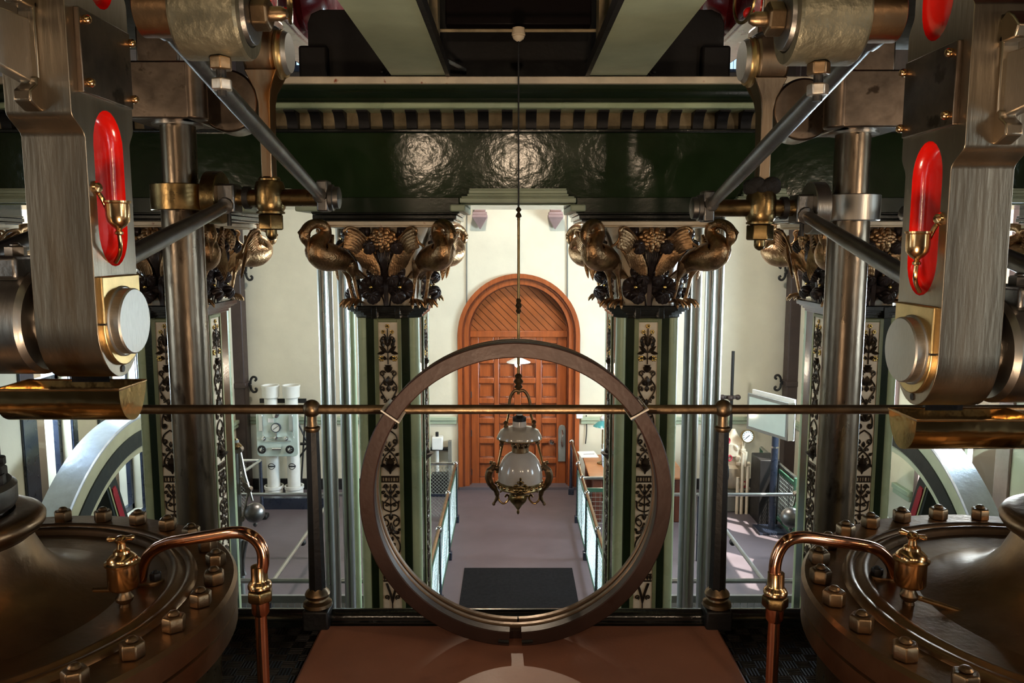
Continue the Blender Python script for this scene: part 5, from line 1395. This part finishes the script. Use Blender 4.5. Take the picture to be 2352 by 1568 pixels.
MB().box(a.x+.1, c.x-.1, GY, GY+.12, a.z-.4, a.z-.34).build('rear_bracket', 'mblack', t)
# dark steel rack behind the board
t = thing('steel_rack', 'black angle-iron rack on the wall behind the aqua gauge board', 'rack', P(660, 1100, YB-.2))
b = MB(); p0, p1 = P(600, 918, YB-.1), P(706, 918, YB-.1)
b.box(p0.x, p1.x, YB-.2, YB-.16, p0.z-.04, p0.z+.04)
b.tube([(p1.x, YB-.18, p0.z), P(690, 1140, YB-.18)], .02, 6); b.tube([P(676, 950, YB-.18), P(708, 1022, YB-.18), P(680, 1060, YB-.18)], .02, 6); b.tube([P(690, 1019, YB-.18), P(712, 1019, YB-.18)], .03, 6)
b.build('rack_frame', 'mblack', t)
o = MB().box(P(608, 1150, 13.6).x, P(780, 1150, 13.6).x, 13.45, 13.6, 0, .2).build('low_kerb', 'bluepost'); tag(o, 'low dark blue-black kerb at the foot of the gauge board', 'kerb')

# ================================================================ governors with iron balls
for s, u, v in ((-1, 585, 1177), (1, 1817, 1188)):
    GVY = 9.0
    q = P(u, v, GVY); nm = side_name(s)
    t = thing('governor', 'iron ball governor with jointed arms standing by the %s flywheel' % nm, 'governor', (q.x+s*.35, GVY, 0), 'ball governors')
    MB().sphere(q, .118, 28, 18).build('ball', 'steeldk', t)
    MB().lathe([(.02, 0), (.02, .02), (.03, .03), (.012, .06), (.001, .065)], (q.x, q.y, q.z-.11), (0, 0, -1), 12).build('ball_tip', 'steeldk', t)
    g = lambda du, v: P(1176+s*(1176-du if s < 0 else du-1176)*(1 if s > 0 else 1), v, GVY)
    k = lambda du, vv: P(u+s*du, vv+(v-1177), GVY)
    MB().tube([k(5, 1150), k(13, 1125), k(24, 1090), k(35, 1032)], [.014, .022, .024, .02], 8).build('ball_arm', 'steel2', t)
    MB().tube([k(14, 1122), k(30, 1098), k(40, 1094)], .016, 8).build('link_arm', 'steel2', t)
    MB().tube([k(14, 1128), k(27, 1190)], .014, 8).build('lower_link', 'steel2', t)
    for du, vv, r in ((13, 1124, .035), (35, 1032, .04), (20, 1112, .03), (27, 1190, .03)):
        e = k(du, vv); MB().cyl((e.x, GVY-.04, e.z), (e.x, GVY+.04, e.z), r, n=16).build('pivot', 'steel2', t)
    e = k(44, 1000)
    MB().cyl((e.x, GVY, 0), (e.x, GVY, k(44, 1010).z), .035, n=16).build('spindle', 'grey', t)
    MB().lathe([(.05, 0), (.07, .03), (.03, .08), (.02, .12)], (e.x, GVY, k(44, 1030).z), n=16).build('spindle_cap', 'brassdk', t)
    MB().box(e.x-.15, e.x+.15, GVY-.15, GVY+.15, 0, .25).build('pedestal', 'flyside', t, bevel=.02)
    MB().tube(cr([k(20, 1240), k(26, 1270), k(28, 1300), k(24, 1320)], 4), .03, 8).build('crank_arm', 'steeldk', t)

# ================================================================ guard rails on the lower floor
def tuberail(name, pts, r, m, label, cat='rail', group=None):
    b = MB(); b.tube(pts, r, 12); o = b.build(name, m); return tag(o, label, cat, group)
def lattice(T, w, h, p, r, diag=False):
    b = MB()
    if diag:
        n = int((w+h)/p)
        for i in range(n+1):
            c = i*p-h
            for m in (0, 1):
                x0, z0, x1, z1 = c, 0, c+h, h
                if x0 < 0: z0 -= x0; x0 = 0
                if x1 > w: z1 -= x1-w; x1 = w
                if x1 <= x0: continue
                P0, P1 = ((x0, 0, z0), (x1, 0, z1)) if not m else ((w-x0, 0, z0), (w-x1, 0, z1))
                b.tube([P0, P1], r, 3, T)
    else:
        for i in range(int(w/p)+1): b.tube([(i*p, 0, 0), (i*p, 0, h)], r, 3, T)
        for j in range(int(h/p)+1): b.tube([(0, 0, j*p), (w, 0, j*p)], r, 3, T)
    return b
for s in (-1, 1):
    nm = 'left' if s < 0 else 'right'
    xin = -1.25 if s < 0 else 1.42
    xout = -4.0 if s < 0 else 4.1
    Yr = 8.2
    t = thing('guard_rail', 'low grey guard rail with square wire mesh in front of the %s engine floor' % nm, 'rail', ((xin+xout)/2, Yr, 0), 'low guard rails')
    MB().cyl((xin, Yr, 1.0), (xout, Yr, 1.0), .026, n=12).build('top_rail', 'polrod', t)
    MB().box(min(xin, xout), max(xin, xout), Yr-.02, Yr+.02, .76, .84).build('flat_bar', 'grey', t)
    T = Matrix.Translation((min(xin, xout), Yr, .02))
    lattice(T, abs(xout-xin), .74, .075, .004).build('wire_mesh', 'wire', t)
    MB().box(min(xin, xout), max(xin, xout), Yr-.04, Yr+.04, 0, .04).build('bottom_bar', 'mblack', t)
    n = 4
    for i in range(n+1):
        x = xin+(xout-xin)*i/n; MB().cyl((x, Yr, 0), (x, Yr, 1.0), .024, n=10).build('post', 'bluepost', t)
    xd = -2.57 if s < 0 else 2.71
    t2 = thing('floor_rail', 'single grey tube rail running back across the purple floor on the %s' % nm, 'rail', (xd, 10, 0), 'single tube floor rails')
    b = MB(); b.cyl((xd, Yr, 1.0), (xd, 11.18, 1.0), .024, n=10); b.build('long_tube', 'polrod' if s < 0 else 'grey', t2)
    MB().cyl((-1.3 if s < 0 else 1.5, 11.18, 1.0), (-4.55 if s < 0 else 4.4, 11.18, 1.0), .026, n=12).build('cross_tube', 'polrod', t2)
    for x, y in ((xd, 11.18), (-1.3 if s < 0 else 1.5, 11.18)): MB().cyl((x, y, 0), (x, y, 1.0), .022, n=10).build('post', 'bluepost', t2)
    MB().sphere((xd, 9.4, .97), .045, 12, 8).build('tube_clamp', 'mblack', t2)
    # machinery bed between the rail and the platform
    t3 = thing('machine_bed', 'dark low iron machine bed with bolts behind the %s guard rail mesh' % nm, 'machine', ((xin+xout)/2, 8.75, 0), 'machine beds')
    MB().box(min(xin+s*.35, xout), max(xin+s*.35, xout), 8.45, 9.0, 0, .42).build('bed_casting', 'dkplate', t3, bevel=.03)
    for i in range(9):
        x = xin+s*(.5+i*.25); MB().hexn((x, 8.62, .42), (0, 0, 1), .045, .05).build('bed_bolt', 'steeldk', t3)
# centre aisle rails with mesh
def aisle_rail(s):
    nm = 'left' if s < 0 else 'right'
    x = -.93 if s < 0 else 1.09
    ys = [8.3, 9.75, 11.23, 12.8]+([14.3] if s > 0 else [])
    t = thing('aisle_rail', 'mesh-panelled hand rail along the %s side of the entrance aisle' % nm, 'rail', (x, 10.5, 0), 'entrance aisle rails')
    for y in ys:
        MB().lathe([(.03, .1), (.022, .95)], (x, y, 0), n=8).build('post', 'bluepost', t)
        MB().box(x-.05, x+.05, y-.05, y+.05, 0, .12).build('post_foot', 'bluepost', t, bevel=.01)
        MB().sphere((x, y, 1.0), .045, 16, 10).build('ball', 'chrome', t)
    MB().cyl((x, ys[0], 1.0), (x, ys[-1], 1.0), .024, n=12).build('hand_tube', 'bronze2', t)
    for a, c in zip(ys[:-1], ys[1:]):
        if a > 12.5: continue
        T = Matrix.Translation((x, a, .1)) @ Matrix.Rotation(PI/2, 4, 'Z')
        lattice(T, c-a, .78, .06, .0035, True).build('mesh_panel', 'wire', t)
        b = MB(); b.box(x-.012, x+.012, a+.03, c-.03, .08, .11); b.box(x-.012, x+.012, a+.03, c-.03, .87, .9); b.box(x-.012, x+.012, a+.02, a+.045, .08, .9); b.box(x-.012, x+.012, c-.045, c-.02, .08, .9); b.build('mesh_frame', 'greenrail', t)
    y = 12.8; x2 = -1.55 if s < 0 else 2.3
    if s < 0:
        MB().cyl((x, y, 1.0), (x2, y, 1.0), .024, n=12).build('return_tube', 'chrome', t)
        lattice(Matrix.Translation((x2, y, .1)), x-x2, .85, .06, .0035, True).build('mesh_panel', 'wire', t)
        MB().box(x2, x, y-.012, y+.012, .45, .49).build('mesh_frame', 'bluepost', t)
        MB().box(x2-.02, x2+.02, y-.02, y+.02, 0, 1.0).build('post', 'bluepost', t)
    else:
        y = 12.0
        MB().cyl((x, y, 1.0), (x2, y, 1.0), .024, n=12).build('return_tube', 'polrod', t)
        MB().box(x, x2, y-.015, y+.015, .78, .84).build('return_bar', 'greenrail', t)
        lattice(Matrix.Translation((x, y, .06)), x2-x, .74, .07, .0035).build('mesh_panel', 'wire', t)
        MB().sphere((x, y, 1.0), .045, 16, 10).build('ball', 'chrome', t)
aisle_rail(-1); aisle_rail(1)
# far-left mesh rail and the green mesh rail on the right
t = thing('mesh_rail', 'short chain-mesh rail with a bright top tube beside the aqua gauge board', 'rail', (-4.4, 13.0, 0))
MB().cyl((XL+.02, 13.0, 1.0), (-4.22, 13.0, 1.0), .028, n=12).build('top_tube', 'chrome', t)
MB().tube([(-4.22, 13.0, 1.0), (-4.35, 11.6, 1.0)], .026, 12).build('slope_tube', 'chrome', t)
MB().cyl((-4.22, 13.0, 0), (-4.22, 13.0, 1.0), .03, n=10).build('post', 'bluepost', t)
MB().box(-4.32, -4.12, 12.92, 13.08, 0, .08).build('post_foot', 'mblack', t, bevel=.02)
lattice(Matrix.Translation((XL+.02, 13.0, .08)), .6, .86, .06, .0035, True).build('mesh_panel', 'wire', t)
t = thing('green_mesh_rail', 'green framed square-mesh guard rail slanting towards the right-hand flywheel', 'rail', (4.4, 12, 0))
A = PZ(1752, 1170, 0); B = PZ(1795, 1190, 0)
pA, pB, pC = PZ(1744, 1156, 0), PZ(1776, 1194, 0), PZ(1822, 1244, 0)
for a, c in ((pA, pB), (pB, pC)):
    d = (c-a); an = math.atan2(d.y, d.x); T = Matrix.Translation(a+Vector((0, 0, .12))) @ Matrix.Rotation(an, 4, 'Z')
    lattice(T, d.length, .78, .07, .006).build('mesh_panel', 'wire', t)
    b = MB(); b.box(0, d.length, -.015, .015, -.03, .02, T); b.box(0, d.length, -.015, .015, .76, .82, T); b.box(0, .04, -.015, .015, 0, .8, T); b.build('mesh_frame', 'greenrail', t)
    MB().tube([a+Vector((0, 0, 1.02)), c+Vector((0, 0, 1.02))], .026, 12).build('top_tube', 'polrod', t)
for p in (pA, pB, pC):
    MB().cyl(p, p+Vector((0, 0, 1.02)), .032, n=10).build('post', 'greenrail', t)
    MB().box(p.x-.07, p.x+.07, p.y-.07, p.y+.07, 0, .14).build('post_foot', 'bluepost', t, bevel=.02)

# ================================================================ things by the back wall on the right
b = MB(); b.box(-.68, .86, 9.6, 10.9, 0.0, .012)
tag(b.build('door_mat', 'mat', bevel=.005), 'large charcoal doormat lying on the aisle floor', 'mat')
# desk
dY0, dY1 = 12.75, 14.2; dX0, dX1 = 1.28, 2.9; dz_ = .78
t = thing('desk', 'brown wooden desk beside the entrance door rail', 'desk', ((dX0+dX1)/2, 13.5, 0))
MB().box(dX0, dX1, dY0, dY1, dz_-.04, dz_).build('desk_top', 'wood', t, bevel=.01)
MB().box(dX0+.08, dX1-.08, dY0+.06, dY1-.06, dz_-.2, dz_-.04).build('apron', 'wooddk', t)
for x in (dX0+.05, dX1-.2):
    for y in (dY0+.04, dY1-.19): MB().prism([(x, y), (x+.16, y), (x+.16, y+.15), (x, y+.15)], 'Z', 0, dz_-.04).build('leg', 'wooddk', t, bevel=.015)
MB().box(dX0+.08, dX1-.08, dY0+.5, dY0+.56, .2, .32).build('stretcher', 'wooddk', t)
q = PZ(1350, 1044, dz_)
o = MB().box(-.16, .16, -.21, .21, 0, .012, Matrix.Translation((q.x, q.y, dz_)) @ Matrix.Rotation(.1, 4, 'Z')).build('visitor_book', 'paper', bevel=.003)
tag(o, 'open white visitor book lying on the wooden desk', 'book')
for i in range(2):
    pass
o2 = MB().box(-.1, .1, -.012, .012, .0125, .014, Matrix.Translation((q.x+.02, q.y-.01, dz_)) @ Matrix.Rotation(.1, 4, 'Z')).build('print_line', 'ink', o)
t = thing('desk_lamp', 'brass desk lamp with a teal glass shade lit on the wooden desk', 'lamp', (P(1384, 985, 13.6).x, 13.6, dz_))
lx_ = P(1384, 985, 13.6).x; lz_ = P(1384, 972, 13.6).z
MB().lathe([(.09, dz_), (.09, dz_+.02), (.03, dz_+.04), (.012, dz_+.07), (.012, lz_-.1), (.03, lz_-.08), (.01, lz_-.05)], (lx_, 13.6, 0), n=20).build('base', 'brassdk', t)
MB().lathe([(.03, lz_+.05), (.08, lz_+.03), (.16, lz_-.04), (.165, lz_-.05), (.15, lz_-.045), (.03, lz_+.04)], (lx_, 13.6, 0), n=32).build('shade', 'teal', t)
MB().sphere((lx_, 13.6, lz_-.03), .04, 14, 10).build('bulb', 'glow2', t)
MB().lathe([(.03, 0), (.05, .03), (.05, .06), (.02, .1)], (lx_, 13.6, lz_+.04), n=18).build('glass_chimney', 'opal', t)
q = P(1392, 1010, 13.55)
o = MB().prism([(13.35, dz_), (13.62, dz_), (13.66, dz_+.34)], 'X', q.x-.07, q.x+.16).build('leaflet_rack', 'bluecard'); tag(o, 'blue and white leaflet rack on the desk under the lamp', 'leaflets')
q = PZ(1390, 1052, dz_)
o = MB().lathe([(.05, 0), (.055, .1), (.05, .11), (.045, .02), (.001, .02)], (q.x+.03, q.y, dz_), n=20).build('glass_jar', 'opal'); tag(o, 'small pale jar at the front edge of the desk', 'jar')
t = thing('socket_box', 'small white socket box with a cable on the wall behind the desk', 'socket', P(1334, 958, YB))
q = P(1334, 952, YB)
MB().box(q.x-.09, q.x+.03, YB-.08, YB, q.z-.06, q.z+.06).build('box_body', 'white', t, bevel=.01)
MB().tube(cr([(q.x+.1, YB-.03, q.z), (q.x+.11, YB-.03, q.z-.3), (q.x+.09, YB-.03, q.z-.55)], 4), .01, 6).build('cable', 'mblack', t)
o = MB().tube(cr([(dX0+.5, 13.0, .55), (dX0+.42, 12.98, .4), (dX0+.33, 12.98, .3), (dX0+.2, 12.99, .26), (dX0+.16, 13.05, .01)], 5), .014, 8).build('white_cable', 'white'); tag(o, 'white cable drooping under the wooden desk', 'cable')
# switch box and plank on the left of the door
t = thing('switch_box', 'white enamel switch box on a pipe left of the arched door', 'switch', P(1004, 1060, YB))
q = P(1004, 1016, YB-.1)
MB().box(q.x-.09, q.x+.11, YB-.2, YB-.02, q.z-.12, q.z+.12).build('box_body', 'white', t, bevel=.015)
MB().cyl((q.x, YB-.1, q.z+.12), (q.x, YB-.1, q.z+.2), .03, n=10).build('box_knob', 'mblack', t)
MB().box(q.x-.2, q.x+.2, YB-.12, YB, q.z-.15, q.z-.11).build('shelf_bracket', 'mblack', t)
MB().cyl((q.x, YB-.08, .0), (q.x, YB-.08, q.z-.1), .03, n=10).build('feed_pipe', 'white', t)
o = MB().box(P(1030, 1050, YB-.1).x, P(1037, 1050, YB-.1).x, YB-.16, YB-.03, 0, P(1034, 1009, YB).z).build('plank', 'stone'); tag(o, 'narrow grey plank leaning by the wall left of the door frame', 'plank')
o = MB().box(P(992, 1125, YB-.4).x, P(1030, 1125, YB-.4).x, YB-.5, YB-.3, 0, .42).build('dark_cabinet', 'mblack', bevel=.01); tag(o, 'low black cabinet behind the chain mesh left of the door', 'cabinet')
# display panel on a post
t = thing('display_panel', 'tilted glass-fronted display panel on a dark blue post', 'display', (P(1765, 955, 12.3).x, 12.3, 0))
pa, pb = P(1716, 940, 12.6), P(1810, 965, 11.75)
za0, za1, zb0, zb1 = P(1716, 984, 12.6).z, P(1716, 903, 12.6).z, P(1810, 1012, 11.75).z, P(1810, 925, 11.75).z
zl, zh = (za0+zb0)/2, (za1+zb1)/2
d = Vector((pb.x-pa.x, pb.y-pa.y, 0)); an = math.atan2(d.y, d.x); L = d.length
T = Matrix.Translation((pa.x, pa.y, 0)) @ Matrix.Rotation(an, 4, 'Z')
MB().box(0, L, .0, .03, zl, zh, T).build('frame', 'grey', t, bevel=.006)
MB().box(.05, L-.05, -.006, .01, zl+.05, zh-.05, T).build('glass', 'screen', t)
MB().box(-.01, L+.01, .1, .13, zl-.01, zh+.05, T).build('back_sheet', 'white', t)
MB().box(L-.01, L+.01, 0, .12, zl, zh, T).build('side_cheek', 'chrome', t)
q = P(1781, 1060, 12.35); MB().cyl((q.x, 12.4, 0), (q.x, 12.4, zh-.1), .055, n=16).build('post', 'bluepost', t)
MB().cyl((q.x, 12.4, P(1781, 1028, 12.4).z), (q.x, 12.4, P(1781, 1024, 12.4).z), .058, n=16).build('post_band', 'chrome', t)
MB().box(q.x-.25, q.x+.25, 12.2, 12.6, 0, .04).build('foot', 'bluepost', t)
# dark box on the floor
a = PZ(1730, 1165, 0); o = MB().box(P(1732, 1100, 13.0).x, P(1754, 1100, 13.0).x+.16, 12.7, 13.2, 0, P(1740, 1046, 13.0).z).build('dark_case', 'dkplate', bevel=.01); tag(o, 'dark grey upright case behind the green mesh rail', 'case')
# wall-hung valve spindle
t = thing('valve_spindle', 'tall dark valve rod with a three-lobed handle against the bright wall', 'valve', P(1683, 1000, 14.2))
q = P(1681, 900, 14.2); zq = lambda v: P(1681, v, 14.2).z
MB().cyl((q.x, 14.2, zq(1005)), (q.x, 14.2, zq(806)), .028, n=12).build('rod', 'mblack', t)
b = MB(); zz = zq(912)
b.box(q.x-.17, q.x+.11, 14.17, 14.23, zz-.03, zz+.03)
for dx, dy in ((-.17, 0), (.11, 0), (-.04, -.08)): b.sphere((q.x+dx, 14.2+dy, zz), .055, 14, 9, (1, 1, .9))
b.build('lobed_handle', 'brownpipe', t)
# white pump with pressure dial
t = thing('white_pump', 'cream painted pump with pipes, red hand wheels and a round pressure dial', 'pump', P(1690, 1175, 13.6))
wp = lambda u, v, y=13.5: P(u, v, y)
q = wp(1690, 1100)
MB().box(wp(1655, 1140).x, wp(1722, 1140).x, 13.3, 14.1, 0, wp(1690, 1118).z).build('plinth', 'stone', t, bevel=.02)
MB().lathe([(.2, wp(1680, 1120).z), (.23, wp(1680, 1110).z), (.23, wp(1680, 1072).z), (.17, wp(1680, 1066).z), (.14, wp(1680, 1050).z), (.2, wp(1680, 1045).z), (.2, wp(1680, 1018).z), (.12, wp(1680, 1008).z), (.07, wp(1680, 998).z), (.03, wp(1680, 988).z)], (wp(1686, 1060).x, 13.6, 0), n=28).build('pump_body', 'ivory', t)
for u, v0, v1 in ((1684, 1172, 1085), (1694, 1172, 1030), (1706, 1172, 1060), (1700, 1060, 1028)):
    MB().cyl((wp(u, 1100).x, 13.22, wp(u, v0).z if v0 < 1172 else 0), (wp(u, 1100).x, 13.22, wp(u, v1).z), .027, n=12).build('delivery_pipe', 'ivory', t)
MB().tube(cr([wp(1694, 1032, 13.4), wp(1690, 1024, 13.4), wp(1680, 1020, 13.5)], 4), .033, 10).build('elbow', 'ivory', t)
MB().tube([wp(1706, 1064, 13.4), wp(1722, 1064, 13.4)], .03, 10).build('branch', 'ivory', t)
dq = wp(1715, 1002, 13.35)
gq = MB().lathe([(.10, 0), (.10, .07), (.115, .075), (.115, .09), (.098, .09), (.098, .08)], (dq.x, 13.4, dq.z), (.12, -1, .1), 32).build('pressure_dial', 'brassdk', t)
MB().lathe([(.098, .082), (.0001, .083)], (dq.x, 13.4, dq.z), (.12, -1, .1), 32).build('dial_face', 'white', gq)
MB().tube([(dq.x-.03, 13.31, dq.z-.03), (dq.x+.04, 13.31, dq.z+.03)], .006, 6).build('pointer', 'ink', gq)
tk = MB()
for k in range(11):
    aa = math.radians(-45+k*27); tk.box(.066, .088, -.002, .002, -.004, .004, Matrix.Translation((dq.x+.012, 13.305, dq.z+.012)) @ Matrix.Rotation(-aa, 4, 'Y'))
tk.build('dial_marks', 'ink', gq)
MB().cyl((dq.x-.04, 13.4, dq.z-.1), (dq.x-.06, 13.4, wp(1700, 1062).z), .022, n=10).build('dial_stem', 'ivory', t)
for u, v in ((1676, 1052), (1710, 1112), (1672, 1012)):
    q = wp(u, v, 13.25); MB().torus(q, .045, .014, (.6, -1, .1), 20, 8).build('hand_wheel', 'valvered', t)
for u, v in ((1697, 1065), (1708, 1035), (1696, 1052), (1708, 1110)):
    q = wp(u, v, 13.36); MB().hexn((q.x, 13.38, q.z-.03), (0, 0, 1), .045, .06, dome=False).build('pipe_coupling', 'ivory', t)
MB().cyl((wp(1650, 1075).x, 13.35, wp(1, 1075).z), (wp(1662, 1075).x, 13.35, wp(1, 1075).z), .2, n=28).build('motor_flange', 'mblack', t)
# wall light switch by the right downpipe
q = P(1806, 803, YB); o = MB().box(q.x-.05, q.x+.05, YB-.06, YB, q.z-.07, q.z+.05).build('wall_switch', 'white', bevel=.01); tag(o, 'small white box fixed to the wall beside the right downpipe', 'switch')

# ================================================================ light: lamps of the hall, added fills, daylight, sun
def area(name, loc, look, size, e, col, spread=None):
    l = bpy.data.lights.new(name, 'AREA'); l.shape = 'DISK'; l.size = size; l.energy = e; l.color = col
    if spread: l.spread = spread
    o = bpy.data.objects.new(name, l); COL.objects.link(o); o.location = loc
    d = Vector(look)-Vector(loc); o.rotation_euler = d.to_track_quat('-Z', 'Y').to_euler()
    return o
WARM = (1.0, .74, .50)
for x, z, e in ((-1.75, 6.3, 26), (.12, 6.2, 34), (2.15, 6.3, 26)):
    area('hall_lamp', (x, -3.2, z), (x*.3, 4, 4.2), .34, e, WARM)
area('girder_fill', (.05, .7, 3.3), (.05, 3.1, 5.9), .5, 34, WARM, 1.7)  # added fill without a fixture, brightens the girder undersides
for x, e in ((-4.1, 24), (4.2, 32)):
    area('side_fill', (x, 1.0, 4.95), (x*.45, 2.6, 3.6), .3, e, WARM)  # added fills at both sides for the foreground metal, no fixtures
area('aisle_fill', (.1, 10.5, 8.4), (.1, 11.0, 0), .5, 430, (1.0, .92, .8))  # added overhead fill that lifts the back hall and its walls
def spot(name, loc, look, e, col, ang, blend, r):
    l = bpy.data.lights.new(name, 'SPOT'); l.energy = e; l.color = col; l.spot_size = math.radians(ang); l.spot_blend = blend; l.shadow_soft_size = r
    o = bpy.data.objects.new(name, l); COL.objects.link(o); o.location = loc
    o.rotation_euler = (Vector(look)-Vector(loc)).to_track_quat('-Z', 'Y').to_euler(); return o
spot('gallery_spot', (-.6, 13.9, 7.5), (.01, 2.95, PLZ+.50), 1100, (1.0, .8, .58), 5.2, .35, .03)
l = bpy.data.lights.new('door_bulb_light', 'POINT'); l.energy = 25; l.color = (1, .85, .65); l.shadow_soft_size = .06
o = bpy.data.objects.new('door_bulb_light', l); COL.objects.link(o); q = P(1190, 845, 13.3); o.location = q
l = bpy.data.lights.new('desk_lamp_light', 'POINT'); l.energy = 12; l.color = (1, .85, .62); l.shadow_soft_size = .05
o = bpy.data.objects.new('desk_lamp_light', l); COL.objects.link(o); o.location = (lx_, 13.6, lz_-.12)
sun = bpy.data.lights.new('sun', 'SUN'); sun.energy = 22; sun.angle = .008; sun.color = (1, .95, .85)
so = bpy.data.objects.new('sun', sun); COL.objects.link(so)
so.rotation_euler = Vector((-1.7, 1.4, -4.0)).to_track_quat('-Z', 'Y').to_euler()
w = bpy.data.worlds.new('world'); scn.world = w; w.use_nodes = True
N, L = w.node_tree.nodes, w.node_tree.links
sk = N.new('ShaderNodeTexSky'); sk.sky_type = 'NISHITA'; sk.sun_disc = False; sk.sun_elevation = math.radians(45)
bg = N['Background']; bg.inputs['Strength'].default_value = .35
L.new(sk.outputs['Color'], bg.inputs['Color'])
vs_ = scn.view_settings; vs_.view_transform = 'Standard'; vs_.look = 'None'; vs_.gamma = 1; vs_.exposure = 0.0; vs_.use_curve_mapping = False
scn.cycles.use_denoising = True
scn.cycles.max_bounces = 8
